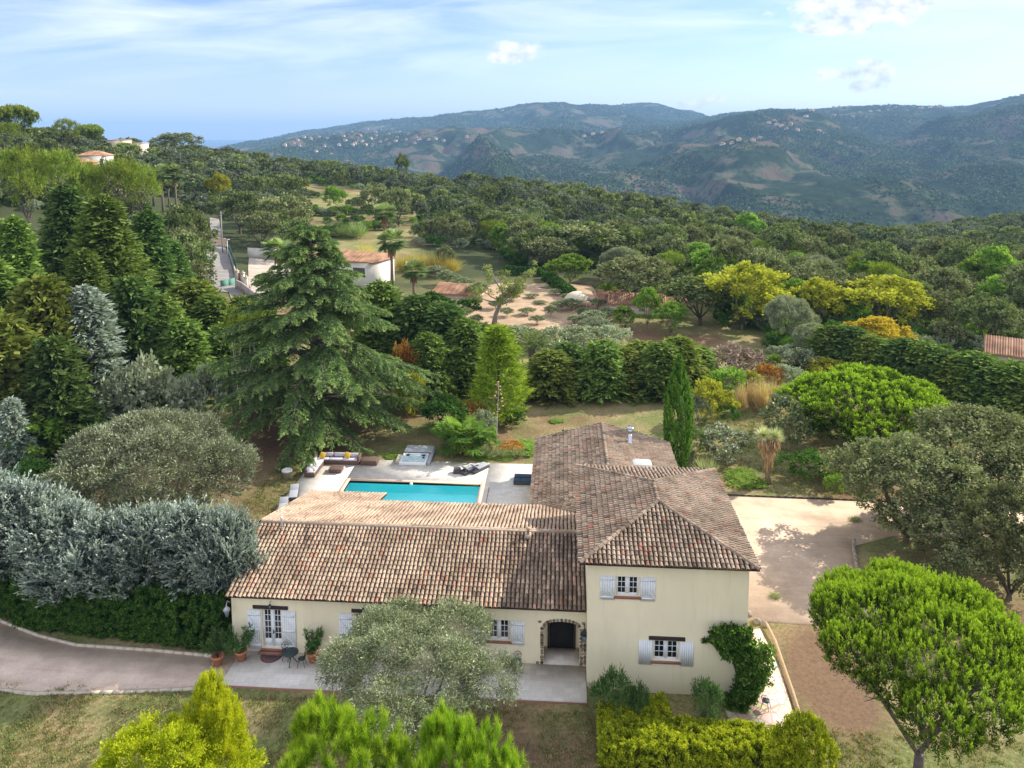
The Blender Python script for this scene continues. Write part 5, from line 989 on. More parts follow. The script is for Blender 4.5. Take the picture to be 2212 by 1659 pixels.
for i, (k, px, yt, d, wp, l) in enumerate((('orange', 872, 735, 84, 60, 'orange brown shrub on the right flank of the cedar'), ('gold', 893, 800, 80, 60, 'yellowish shrub under the right cedar boughs'), ('dark', 960, 850, 75, 110, 'dark shrub between cedar and fan palm'), ('orange', 1010, 862, 78, 85, 'rusty orange shrub behind the fan palm'), ('grey', 1040, 882, 74, 62, 'grey leaved shrub behind the flower stalk'), ('dark', 1110, 880, 79, 70, 'dark shrub under the bright young pine'), ('orange', 1110, 950, 73, 65, 'low orange flowering bush by the lawn edge'), ('green', 1125, 955, 72.5, 78, 'leafy green bush at the end of the pool terrace, beside the roof'), ('green', 1088, 975, 71.2, 55, 'fresh green bush behind the grey sun loungers'), ('green', 1040, 983, 71, 45, 'low green bush right of the fan palm'), ('green', 735, 980, 71, 40, 'small green plant under the cedar, left of two'), ('green', 845, 978, 71.2, 34, 'small green plant left of the hot tub'), ('gold', 1015, 955, 71.5, 48, 'yellow green plant between fan palm and stalk'), ('green', 1200, 915, 80, 30, 'small green bush on the lawn beyond the pergola'), ('grey', 1500, 850, 79, 62, 'silver grey bush behind the Italian cypress'), ('gold', 1535, 815, 80, 92, 'reddish yellow bush right of the slim cypress'), ('dark', 1574, 868, 79, 44, 'round dark clipped bush on the lawn'), ('oak', 1498, 920, 71.5, 80, 'brownish green shrub leaning on the Italian cypress'), ('olive', 1565, 916, 71, 118, 'rounded grey olive bush beyond the two storey roof'), ('green', 1610, 1022, 66.8, 90, 'low leafy planting at the far left corner of the sandy court'), ('dark', 1745, 968, 67, 110, 'dark green bush beneath the umbrella pine, left of the big oaks'), ('green', 1660, 832, 84, 40, 'small bright bush beyond the dry grass'), ('gold', 1625, 800, 88, 52, 'bright yellow shrub right of the round green bush'), ('green', 1578, 792, 87, 70, 'round blue green bush at the back of the lawn'), ('orange', 1660, 785, 90, 66, 'rust coloured shrub at the back of the lawn'), ('grey', 1700, 785, 90, 80, 'grey green shrub right of the rust coloured one'), ('gold', 1705, 835, 85, 40, 'low yellow shrub right of the dry grass'), ('bare', 1590, 740, 93, 110, 'leafless shrub with orange fruit at the end of the cypress row'), ('olive', 1740, 750, 96, 80, 'thin grey tree with bare stems beyond the lawn'), ('gold', 1790, 770, 92, 95, 'thin yellowish tree behind the wide umbrella pine'), ('mag', 1690, 850, 74, 100, 'dark magnolia on the lawn behind the shaggy yucca'), ('green', 1808, 1022, 64, 40, 'small fan-leaved plant under the big oaks'))): shrub(k, px, yt, d, wp, l)
for i, (px, yt, d, wp, l) in enumerate(((1050, 958, 71, 50, 'spiky plant beside the grey sun loungers'), (1080, 966, 71.2, 45, 'spiky plant behind the grey sun loungers'), (1118, 968, 71.2, 45, 'spiky plant close to the rear wing roof'), (1673, 1284, 50, 34, 'spiky green tuft at the top of the wooden pole'), (1528, 978, 67, 60, 'grey green cactus clump behind the roof corner'), (1848, 1118, 60, 34, 'yucca beside the stone border of the sandy court'))): place('spiky_plant', YUCS, px, yt, d, wp, l, 'plant')
for i, (px, yt, wp) in enumerate(((1603, 812, 30), (1625, 806, 34), (1648, 800, 42), (1672, 806, 34), (1690, 815, 26))): place('dry_grass_clump', STRAW, px, yt, 82+i % 2, wp, 'tan dry grass clump at the back of the lawn, '+('leftmost', 'second', 'middle', 'fourth', 'rightmost')[i]+' of five', 'grass', 'tan dry grass clumps')
# shaggy tree yucca
p = atd(1658, 1028, 66.5); zg = g1(p[0], p[1]); t = thing('tree_yucca', 'shaggy pale tree yucca standing alone on the lawn', 'tree', (p[0], p[1], zg))
b = MB(); b.tube([(.1, 0, -.1), (0, 0, .8), (.05, 0, 1.9), (0, 0, 3.)], [.3, .2, .24, .3], 10); b.tube([(0, 0, 2.8), (-.35, 0, 3.6), (-.5, 0, 4.3)], [.3, .24, .16], 8); b.tube([(0, 0, 2.8), (.35, 0, 3.5), (.5, 0, 4.2)], [.3, .24, .16], 8); b.build('trunk', palm_bark, t)
c = Crown(8); r = np.random.RandomState(8); s = Crown(9)
for x, z in ((-.5, 4.4), (.5, 4.3)): d = unit(r.randn(420, 3)); d[:, 2] = np.abs(d[:, 2])*1.1-.3; c.leaves(np.tile([x, 0, z], (420, 1)), unit(d), .85, .05, .6+r.rand(420)*.4)
k_ = 900; zz = r.rand(k_); hx = np.where(r.rand(k_) < .5, -1, 1)*np.clip(zz-.4, 0, 1)*.85; a = r.rand(k_)*6.283; rr = .18+.25*zz; s.leaves(np.stack([hx+rr*np.cos(a), rr*np.sin(a), 1.6+zz*2.7], -1), unit(np.stack([np.cos(a)*.35, np.sin(a)*.35, -np.ones(k_)], -1)), .6, .06, r.rand(k_))
link('crown', c.mesh('yucca_crown', G_yuc), t); link('skirt', s.mesh('yucca_skirt', G_dead), t)
# diagonal cypress hedge on the right
for i in range(13):
    f = i/12.; px = 1800+f*470; place('cypress_tree', LEYS[(1, 0, 2, 1, 0)[i % 5]], px, 706+f*96+rs.uniform(-9, 9), 96-f*18, 120+f*45, 'cypress in the sloping hedge row on the right, %s from the far end' % ('first', 'second', 'third', 'fourth', 'fifth', 'sixth', 'seventh', 'eighth', 'ninth', 'tenth', 'eleventh', 'twelfth', 'last')[i], 'tree', 'cypresses in the sloping hedge row')
# ------------------------------------------------------------------ middle distance, hand placed
YT_ = ((1608, 562, 118, 190, YEL[0], 'yellow_tree', 'large tree turning yellow beyond the garden, darker left half behind it'), (1515, 592, 121, 165, OAKL[1], 'oak_tree', 'broad dark oak touching the yellowing tree'), (1660, 625, 120, 60, YEL[0], 'yellow_tree', 'low yellow side crown right of the large yellowing tree'), (1762, 597, 121, 130, YEL[0], 'yellow_tree', 'pale yellow tree between the two largest yellow crowns'), (1915, 592, 118, 185, YEL[0], 'yellow_tree', 'broad yellow green tree on the right'), (1897, 682, 104, 135, YEL[1], 'golden_tree', 'golden orange tree under the broad yellow green one'), (1712, 640, 108, 110, OLVB, 'grey_tree', 'pale grey green tree left of the golden one'), (1760, 700, 100, 80, OLVB, 'grey_tree', 'thin grey tree behind the lawn shrubs'), (1375, 553, 131, 165, OAKL[0], 'oak_tree', 'tall grey green oak above the tiled roofs'), (1480, 560, 150, 120, OAK[0], 'oak_tree', 'dark oak behind the broad dark one'), (1260, 480, 175, 150, OAK[1], 'oak_tree', 'wide oak above the leaning tree, right'), (1180, 510, 168, 110, OAK[3], 'oak_tree', 'grey oak directly above the leaning tree'), (1232, 548, 152, 95, YEL[2], 'leafy_tree', 'fresh green tree behind the leaning tree'), (1090, 455, 205, 110, OAK[0], 'oak_tree', 'dark oak above the yellow reeds'), (1020, 440, 220, 90, OAK[2], 'oak_tree', 'dark oak left above the yellow reeds'), (610, 420, 190, 120, OAK[1], 'oak_tree', 'large dark oak between road end and terraced field'), (515, 412, 195, 105, OAK[0], 'oak_tree', 'oak shading the top of the road'), (470, 372, 235, 55, YEL[0], 'yellow_tree', 'pale yellow tree above the road'), (720, 400, 250, 48, SHRUB['green'], 'small_tree', 'small light green tree on the terraced field'), (810, 395, 235, 75, OAK[3], 'oak_tree', 'dark round oak on the terraced field, left'), (860, 405, 230, 70, OAK[1], 'oak_tree', 'dark round oak on the terraced field, right'), (395, 440, 150, 110, OAK[2], 'oak_tree', 'round tree over the left road bank'), (405, 500, 135, 90, OAK[0], 'oak_tree', 'dense green tree hanging over the road'), (380, 560, 120, 80, OAK[2], 'oak_tree', 'green bush row left of the road'), (640, 470, 170, 90, OAK[2], 'oak_tree', 'oak behind the cedar tip, left'), (560, 455, 180, 90, OAK[3], 'oak_tree', 'leaning dark tree beside the road pole'), (960, 530, 165, 44, OAK[3], 'oak_tree', 'small grey oak above the yellow reeds'), (1620, 460, 250, 60, YEL[2], 'green_tree', 'fresh green tree on the right skyline dip'), (2170, 712, 125, 60, YEL[2], 'green_tree', 'light green fan shaped tree by the right-hand roof'))
for px, yt, d, wp, P, kd, l in YT_: place(kd, P, px, yt, d, wp, l, 'tree')
# leaning tree in the orchard
r = random.Random(12); b = MB(); p = atd(1066, 695, 121); zg = g1(p[0], p[1]); t = thing('leaning_tree', 'tall leaning bare-limbed oak with sparse yellow green leaves in the orchard', 'tree', (p[0], p[1], zg))
b.tube([(0, 0, -.4), (.4, 0, 1.8), (1.1, 0, 3.6), (2., 0, 5.2)], [.5, .36, .32, .26], 9); c = Crown(12); tips = []
for i in range(13):
    a = r.uniform(0, 6.28); e = r.uniform(2., 5.6); s = Vector((1.1+.9*r.random(), 0, 3.6+1.6*r.random())); q = Vector((s.x+e*math.cos(a)*1.1, s.y+e*math.sin(a), r.uniform(6., 10.8)-e*.35)); m1 = s.lerp(q, .5)+Vector((0, 0, -.3)); b.tube([s, m1, q], [.17, .11, .04], 6)
    for k in range(6): st = m1.lerp(q, r.random()); a2 = a+r.uniform(-1.3, 1.3); l_ = r.uniform(.8, 1.8); q2 = st+Vector((l_*math.cos(a2), l_*math.sin(a2), r.uniform(-.1, .9))); b.tube([st, q2], [.05, .015], 4); tips.append(tuple(q2))
b.build('trunk', bark_grey, t, smooth=True); c.plumes(np.array(tips), np.tile([0., 0, 1.], (len(tips), 1)), .5, .75, 60, .3, .16, 1., .2, .5); link('crown', c.mesh('leaning_crown', leafmat('sparse_oak_leaves', [(.07, .09, .03), (.16, .18, .06), (.28, .28, .11)], .25)), t)
OT = ((1070, 640, 132, 30), (1095, 655, 127, 34), (1150, 625, 140, 30), (1210, 640, 132, 36), (1200, 615, 143, 30), (1310, 655, 124, 40), (1240, 672, 121, 36), (1290, 635, 132, 34), (1030, 670, 121, 30), (1160, 672, 121, 34), (1140, 655, 128, 36), (1105, 625, 138, 34), (1165, 640, 136, 30), (1190, 650, 127, 30), (1122, 610, 145, 26), (1225, 625, 138, 26), (1235, 635, 131, 42), (1260, 655, 124, 36), (1285, 660, 120, 60), (1180, 615, 150, 30), (895, 610, 160, 38), (940, 565, 158, 50), (965, 575, 150, 48), (1000, 590, 145, 45), (1035, 600, 140, 44), (885, 560, 175, 34), (1005, 655, 125, 30), (900, 650, 128, 40))
for i, (px, yt, d, wp) in enumerate(OT): place('olive_tree', OLV, px, yt+8, d, wp, 'small grey olive tree in or beside the sandy orchard', 'tree', 'small olives of the orchard')
for i, (px, yt, d, wp, k) in enumerate(((1120, 700, 108, 80, 'olive'), (1190, 705, 106, 90, 'olive'), (1255, 700, 107, 95, 'olive'), (1210, 735, 99, 90, 'olive'), (1320, 700, 108, 90, 'grey'), (1290, 680, 114, 70, 'grey'))): shrub(k, px, yt, d, wp, 'grey olive bush in the row below the orchard, '+('first', 'second', 'third', 'lowest', 'last', 'highest')[i]+' one', group='grey bushes below the orchard')
PL = ((347, 352, 205, 32, 'leftmost-but-one tall palm of the hillside group'), (376, 352, 208, 32, 'right tall palm of the hillside group'), (328, 366, 222, 28, 'leftmost darker palm of the hillside group'), (362, 385, 226, 22, 'shortest palm of the hillside group'), (845, 492, 142, 56, 'tall fan palm before the white villa, in front of another'), (830, 436, 175, 50, 'tall fan palm behind, higher and farther left of the white villa end'), (893, 560, 128, 52, 'shorter fan palm with golden skirt right of the white villa'), (600, 512, 132, 62, 'fan palm in the white villa forecourt with brown skirt'))
for i, (px, yt, d, wp, l) in enumerate(PL): place('fan_palm', WASH[i % 2], px, yt, d, wp*(1.3 if i < 4 else 1.15), l, 'palm')
for i, (px, yt, wp, k) in enumerate(((870, 541, 60, 0), (895, 538, 60, 0), (922, 536, 60, 0), (948, 540, 60, 0), (975, 548, 60, 0), (1005, 566, 46, 1), (1030, 578, 46, 1), (700, 500, 60, 1), (740, 480, 60, 1), (770, 470, 60, 1), (790, 510, 60, 0), (760, 530, 55, 0), (1120, 440, 70, 1), (1160, 445, 60, 1), (1300, 500, 60, 1), (1640, 535, 70, 1), (1690, 545, 70, 1))): place('reed_clump', (REED, REEDG)[k], px, yt, (163, 205)[k] if px < 1100 else 230, wp, ('golden reed clump in the strip beyond the white villa', 'soft green reed clump among the oaks and terraces')[k], 'reeds', ('golden reeds', 'green reeds')[k])
PN = ((30, 226, 265, 78, STU, 'umbrella pine highest on the left skyline'), (192, 268, 330, 55, STU, 'flat-topped umbrella pine on the skyline beside the white house'), (140, 255, 300, 65, PINE[0], 'dense pine on the skyline left of the flat-topped one'), (382, 286, 400, 100, OAKL[0], 'dark round tree cluster on the left skyline'), (5, 262, 235, 70, PINE[1], 'bright pine at the upper left edge'), (50, 312, 150, 105, PINE[0], 'bright yellow green pine on the left hillside, leftmost'), (125, 320, 155, 110, PINE[1], 'bright yellow green pine on the left hillside, second'), (190, 345, 160, 60, PINE[0], 'narrow bright pine between two larger ones'), (245, 340, 165, 125, PINE[1], 'bright yellow green pine below the tiled hillside house'), (300, 350, 185, 80, PINE[0], 'duller pine left of the hillside palms'), (90, 275, 290, 70, OAK[0], 'dark tree on the upper left skyline'), (270, 308, 335, 60, YEL[2], 'light green tree right of the tiled hillside house'), (868, 330, 345, 30, OAKL[1], 'tallest tree on the central ridge line'))
for px, yt, d, wp, P, l in PN: place('pine_tree' if 'pine' in l else 'hill_tree', P, px, yt, d, wp, l, 'tree')
# ------------------------------------------------------------------ road, neighbours
asph = gravelmat('worn_asphalt', (.26, .25, .24), (.36, .345, .33)); conc = gravelmat('pale_forecourt', (.46, .4, .33), (.56, .5, .42))
def ribbon(name, P, mat, off=.12, nx_=4):
    V = []; F = []; Q = []
    for i in range(len(P)-1):
        for k in range(8): f = k/8; Q.append([P[i][j]*(1-f)+P[i+1][j]*f for j in range(3)])
    Q.append(list(P[-1])); 
    for px, w_, d in Q:
        for j in range(nx_+1):
            q = atd(px+(j/nx_-.5)*w_, 295, d); V.append((q[0], q[1], g1(q[0], q[1])+off))
    for i in range(len(Q)-1):
        for j in range(nx_): a = i*(nx_+1)+j; F.append((a, a+1, a+nx_+2, a+nx_+1))
    return tag(link(name, mesh_np(name, V, F, mat, smooth=True)), kind='structure')
ribbon('road', [(468, 66, 134), (463, 62, 145), (458, 47, 167), (457, 24, 189), (455, 20, 215)], asph)
ribbon('lower_driveway', [(508, 28, 117), (502, 30, 128), (492, 34, 138)], asph)
ribbon('road_verge', [(395, 70, 127), (418, 60, 137), (428, 34, 148), (436, 16, 160)], gravelmat('sandy_verge', (.45, .31, .2), (.58, .43, .3)), .07)
ribbon('roadside_sand', [(468, 30, 176), (464, 30, 186)], gravelmat('sandy_bank', (.45, .31, .2), (.58, .43, .3)), .2)
ribbon('forecourt', [(580, 80, 131), (575, 100, 140), (572, 95, 155), (570, 85, 166)], conc, .1)
ribbon('orchard_ground', [(1140, 230, 112), (1140, 360, 124), (1130, 360, 136), (1160, 260, 146), (1180, 200, 150)], gravelmat('orchard_soil', (.4, .27, .16), (.56, .41, .27)), .05, 10)
def wallseg(name, label, P, h, th, mat, cat='wall', off=0):
    b = MB()
    for (xa, da), (xb, db) in zip(P, P[1:]):
        A = atd(xa, 295, da); B = atd(xb, 295, db); dx, dy = B[0]-A[0], B[1]-A[1]; L = math.hypot(dx, dy); nx_, ny_ = -dy/L*th/2, dx/L*th/2; za, zb = g1(A[0], A[1])+off, g1(B[0], B[1])+off
        V = [(A[0]+nx_, A[1]+ny_, za-.6), (B[0]+nx_, B[1]+ny_, zb-.6), (B[0]-nx_, B[1]-ny_, zb-.6), (A[0]-nx_, A[1]-ny_, za-.6)]; V += [(x, y, z+.6+h) for x, y, z in V]
        b.add(V, [(3, 2, 1, 0), (4, 5, 6, 7), (0, 1, 5, 4), (1, 2, 6, 5), (2, 3, 7, 6), (3, 0, 4, 7)])
    return tag(b.build(name, mat), label, cat)
gwall = plain('grey_render', (.42, .36, .33), .9, .15, 2); cwall = plain('pale_render', (.62, .57, .5), .9, .1, 2); gfen = plain('green_mesh_fence', (.03, .12, .09), .8, .2, 5)
wallseg('garden_wall', 'low grey wall along the right side of the road', [(499, 141), (492, 155), (484, 169)], .9, .3, gwall)
wallseg('mesh_fence', 'dark green mesh fence on top of the roadside wall', [(498, 152), (490, 161), (484, 171)], 1.9, .08, gfen, 'fence')
wallseg('retaining_wall', 'pale retaining wall behind the forecourt of the white villa', [(525, 166), (560, 167), (590, 168)], 2.3, .3, cwall)
wallseg('entrance_wall', 'curving grey entrance wall beside the lower driveway', [(496, 137), (508, 135.5), (524, 132), (540, 128)], 1.7, .3, gwall)
wallseg('mesh_fence', 'dark green screened fence left of the lower driveway', [(370, 125), (392, 128), (406, 131)], 1.9, .08, gfen, 'fence')
wallseg('mesh_fence', 'light green mesh fence across the end of the lower driveway', [(462, 137), (480, 138), (494, 139.5)], 1.3, .08, plain('pale_green_mesh', (.1, .26, .2), .8), 'fence')
wallseg('garden_wall', 'low pinkish wall with tile coping beside the forecourt palm', [(563, 129), (585, 128.5), (607, 129)], 1., .3, plain('pink_render', (.55, .4, .33), .9))
wallseg('clipped_edge_hedge', 'thin clipped hedge along the forecourt edge', [(555, 133), (580, 130.5)], .7, .6, G_hedge, 'hedge')
for x, d, l in ((499, 142, 'left gate pillar beside the road'), (519, 138, 'right gate pillar by the lower driveway'), (512, 141, 'middle gate pillar')):
    p = atd(x, 295, d); t = thing('gate_pillar', l, 'pillar', (p[0], p[1], g1(p[0], p[1]))); b = MB(); b.box(-.3, .3, -.3, .3, -.3, 2.); b.build('shaft', cwall, t); b = MB(); b.lathe([(.5, 2.003), (.5, 2.12), (.1, 2.15), (.2, 2.3), (.2, 2.4), (.05, 2.5)], 10); b.build('cap', kst, t)
wallseg('wooden_gate', 'tall reddish wooden gate between the gate pillars', [(502, 141.6), (510, 141)], 1.8, .1, plain('reddish_wood', (.3, .14, .08), .8), 'gate', .05)
p = atd(481, 549, 172); zg = g1(p[0], p[1]); t = thing('utility_pole', 'tall grey utility pole beside the road', 'pole', (p[0], p[1], zg)); b = MB(); hp = float(atd(481, 455, 172)[2])-zg; b.tube([(0, 0, -.5), (0, 0, hp)], [.15, .1], 10); b.build('pole', plain('pole_grey', (.34, .32, .3), .85), t); b = MB(); b.box(-.6, .6, -.05, .05, hp-.5, hp-.4); b.build('crossarm', steel, t)
b = MB(); A = np.array([p[0], p[1], zg+hp-.45]); B = atd(445, 470, 215)
for s in (-.4, .4): b.tube([tuple(A*(1-f)+B*f+np.array([s, 0, -4*f*(1-f)*1.2])) for f in np.linspace(0, 1, 9)], .03, 4)
tag(b.build('overhead_wires', dark), 'sagging overhead wires running from the utility pole up the road', 'wires')
p = atd(494, 590, 165); t = thing('street_lamp', 'slim white street lamp beside the roadside fence', 'street lamp', (p[0], p[1], g1(p[0], p[1]))); b = MB(); b.tube([(0, 0, -.3), (0, 0, 4.4)], .05, 6); b.build('pole', white, t); b = MB(); b.box(-.2, .5, -.12, .12, 4.4, 4.5); b.build('lamp_head', white, t)
roofn = tilemat('neighbour_tiles', [(0, (.35, .2, .13)), (.5, (.5, .3, .2)), (1, (.58, .4, .28))])
def simple_roof(mb, x0, x1, y0, y1, z, h, hip=0., ov=.4):
    x0 -= ov; x1 += ov; y0 -= ov; y1 += ov; ym = (y0+y1)/2; a = (x0+hip, ym, z+h); c_ = (x1-hip, ym, z+h)
    V = [(x0, y0, z), (x1, y0, z), (x1, y1, z), (x0, y1, z), a, c_]; V += [(x, y, q-.15) for x, y, q in V[:4]]
    mb.add(V, [(0, 1, 5, 4), (2, 3, 4, 5), (1, 2, 5), (3, 0, 4), (6, 7, 1, 0), (7, 8, 2, 1), (8, 9, 3, 2), (9, 6, 0, 3), (9, 8, 7, 6)], .5)
    for i in range(int((x1-x0)/.28)):     # raised tile rows
        u = x0+(i+.5)*.28; f = 1. if not hip else min(1., (u-x0)/hip, (x1-u)/hip)
        for s, yy in ((1, y0), (-1, y1)): mb.tube([(u, yy-s*.03, z+.03), (u, yy+s*(ym-y0)*f, z+.03+h*f)], .08, 4, RT_.random(), cap=False)
def house(name, label, px, y, d, rz, W_, D_, H_, rh, wallm, hip=0, wins=(), flat=False, zoff=0):
    p = atd(px, y, d); z = g1(p[0], p[1])+zoff; t = thing(name, label, 'house', (p[0], p[1], z), rz); b = MB(); b.box(-W_/2, W_/2, 0, D_, -2, H_); b.build('wall', wallm, t)
    b = MB()
    if flat: b.box(-W_/2-.2, W_/2+.2, -.2, D_+.2, H_+.003, H_+.3); b.build('roof', wallm, t)
    else: simple_roof(b, -W_/2, W_/2, 0, D_, H_+.16, rh, hip); b.build('roof', roofn, t)
    for x0_, x1_, z0_, z1_ in wins:
        w_ = MB(); w_.box(x0_, x1_, -.04, -.003, z0_, z0_+.08); w_.box(x0_, x1_, -.04, -.003, z1_-.08, z1_); w_.box(x0_, x0_+.08, -.04, -.003, z0_+.08, z1_-.08); w_.box(x1_-.08, x1_, -.04, -.003, z0_+.08, z1_-.08); wo = w_.build('window', white, t)
        g_ = MB(); g_.add([(x0_+.08, -.015, z0_+.08), (x1_-.08, -.015, z0_+.08), (x1_-.08, -.015, z1_-.08), (x0_+.08, -.015, z1_-.08)], [(0, 1, 2, 3)]); g_.build('pane', glass, wo)
    return t
wr = plain('white_render', (.72, .69, .62), .9, .06, 3); pr = plain('pink_pale_render', (.62, .5, .4), .9, .08, 3); orr = plain('orange_render', (.55, .27, .11), .9, .08, 3)
house('white_villa', 'long white neighbouring villa with low tiled roof behind the cedar', 750, 610, 148, -.3, 12, 8, 4.9, 1.3, wr, 0, ((1.3, 4.2, 1.9, 3.9), (-2., -1.3, 2.2, 3.)))
house('pool_house', 'low pink tiled outbuilding ringed by a dark hedge in the orchard', 980, 650, 140, -.25, 8, 7, .7, 1.3, pr)
house('tiled_house', 'half hidden tiled house behind the broad oaks, left part', 1325, 640, 132, .1, 5, 6, 1.8, 1., pr); house('tiled_house', 'half hidden tiled house under the grey green oak', 1375, 655, 128, -.1, 9, 7, 1.6, 1.2, pr); house('tiled_house', 'half hidden tiled house right of the grey green oak', 1448, 662, 127, .1, 6, 6, 1.6, 1., pr)
house('tiled_house', 'pink tiled roof at the right picture edge behind the cypress row', 2225, 800, 92, -.5, 9, 7, 2.6, 1.4, pr, zoff=1.2)
house('hillside_house', 'pale house with tiled hip roof among the pines on the left hill', 197, 345, 262, .2, 9, 8, 6., 1.6, wr, 3.5, ((2.8, 4., 2.8, 5.), (-3, -2, 3, 4.5))); house('hillside_annexe', 'orange annexe with tiled roof below the pale hillside house', 170, 362, 240, .2, 7, 6, 5.2, 1.2, orr, 2.5)
house('flat_roofed_house', 'white flat-roofed house on the left skyline beside the flat-topped pine', 240, 305, 345, 0, 10, 8, 7., 0, pr, flat=True, zoff=0); house('flat_roofed_house', 'white block on the left skyline half hidden by a dark tree', 288, 308, 355, 0, 7, 7, 6.8, 0, pr, flat=True)
place('dome_shelter', ({'canopy': (lambda b: (b.lathe([(3.2, 1.2), (3.1, 1.5), (2.5, 2.0), (1.4, 2.4), (.2, 2.5)], 24), mesh_np('dome', b.V, b.F, plain('cream_canvas', (.62, .54, .4), .8), b.T, smooth=True))[1])(MB()), 'frame': (lambda b: ([b.tube([(3*math.cos(a), 3*math.sin(a), 0), (3*math.cos(a), 3*math.sin(a), 1.4)], .06, 5) for a in (0.5, 1.6, 2.6, 3.7, 4.7, 5.8)], mesh_np('domeframe', b.V, b.F, white, b.T))[1])(MB())}, 6.4, 2.5), 1247, 630, 134, 56, 'cream domed canopy in the orchard garden', 'shelter')
for i, (px, d0, px2, d2, l) in enumerate(((925, 134, 960, 128, 'left side of the dark hedge round the pink outbuilding'), (960, 127, 1035, 129, 'front of the dark hedge round the pink outbuilding'), (1180, 155, 1240, 136, 'dark hedge running up to the domed canopy'), (1090, 160, 1170, 158, 'low hedge at the top of the sandy orchard'))):
    A, B = atd(px, 295, d0), atd(px2, 295, d2); leafbox('garden_hedge', l, 'hedge', A, B, 1.6, 1.6, G_hedge, n=14, L=.3, W=.2, sd=40+i, cl=30)
for i, (px, yt, d, wp, l) in enumerate(((1310, 612, 136, 50, 'rounded yellow green tree left of the tiled houses'), (1340, 615, 137, 40, 'second yellow green tree left of the tiled houses'), (1400, 620, 119, 60, 'small tree hiding the middle of the tiled houses'), (1350, 660, 117, 50, 'leafy tree before the left tiled house'), (1450, 650, 115, 70, 'leafy tree before the right tiled house'))): place('small_tree', YEL[2], px, yt, d, wp, l, 'tree')
# hillside pool at the far left
p = atd(5, 492, 143); z_ = g1(p[0], p[1])+1.6; t = thing('hillside_pool', 'turquoise pool on a white walled terrace at the left edge', 'pool', (p[0], p[1], z_)); b = MB()
b.box(-7, 3.4, -1.6, -1.2, -3.4, .12); b.box(-7, 3.4, 3.2, 3.6, -3.4, .12); b.box(3.0, 3.4, -1.197, 3.197, -3.4, .12); b.box(-7, 3., -1.197, 3.197, -3.4, -.2); b.build('wall', wr, t); b = MB(); b.add([(-7, -1.19, .0), (2.98, -1.19, .0), (2.98, 3.19, 0), (-7, 3.19, 0)], [(0, 1, 2, 3)]); b.build('water', plain('turquoise_water', (.03, .33, .33), .15), t)
# ------------------------------------------------------------------ woodland
def blocked(px, d):
    if px > 1990: return d < 98
    if d < 112: return True
    if 505 < px < 900 and d < 200: return True
    if 880 <= px < 1330 and d < 168: return True
    if 405 < px < 520 and d < 225: return True
    if 1330 <= px < 1560 and d < 138: return True
    if 1560 <= px < 2020 and d < 116: return True
    if 640 < px < 890 and 200 < d < 325: return True
    if 880 < px < 1080 and 165 < d < 190: return True
    if px < 330 and d < 175 and px > -20 and d > 130: return True
    if -40 < px < 60 and d < 165: return True
    if 312 < px < 398 and 170 < d < 245: return True
    if 150 < px < 330 and 235 < d < 262: return True
    if 190 < px < 310 and 320 < d < 350: return True
    return False
cand = []
for d in np.arange(108, 560, 6.6):
    stp = 6.9/d*1635
    for px in np.arange(-160, 2420, stp):
        q = px+rs.uniform(-.45, .45)*stp; e = d+rs.uniform(-2.8, 2.8)
        if blocked(q, e): continue
        P = atd(q, 295, e)
        if fbm(np.array([P[0]/30.]), np.array([P[1]/30.]), 55, 3)[0] < .30: continue
        cand.append((e, q, P[0], P[1]))
cand.sort(); near = []; rest = []
for i, q in enumerate(cand):
    (near if len(near) < 265 and -60 < q[1] < 2290 else rest).append(q)
LB = (('round dark green oak in the woodland left of the terraced field', 'oaks on the left slope'), ('round grey green oak in the woodland beyond the white villa and orchard', 'oaks on the middle slope'), ('round oak in the thick woodland on the right slope below the mountain', 'oaks on the right slope'))
AR_ = OAK+OAKL+[OAK[1], OAK[3], YEL[2], OLVB]
for e, px, X, Y in near:
    k = rs.randint(11); s = rs.uniform(.55, 1.2)*(1 if e < 200 else .85); g = LB[0 if px < 640 else 1 if px < 1500 else 2]
    if k == 10:
        s *= .8; put('pine_tree', PINE[rs.randint(2)], (X, Y, g1(X, Y)-.3), 'yellow green pine standing among the darker oaks of the slopes', 'tree', s, s, s*rs.uniform(1., 1.25), None, 'pines among the oaks'); continue
    if k == 9: s *= .7
    put('oak_tree', AR_[k], (X, Y, g1(X, Y)-.3), g[0], 'tree', s, s*rs.uniform(.85, 1.15), s*rs.uniform(.8, 1.15), None, g[1])
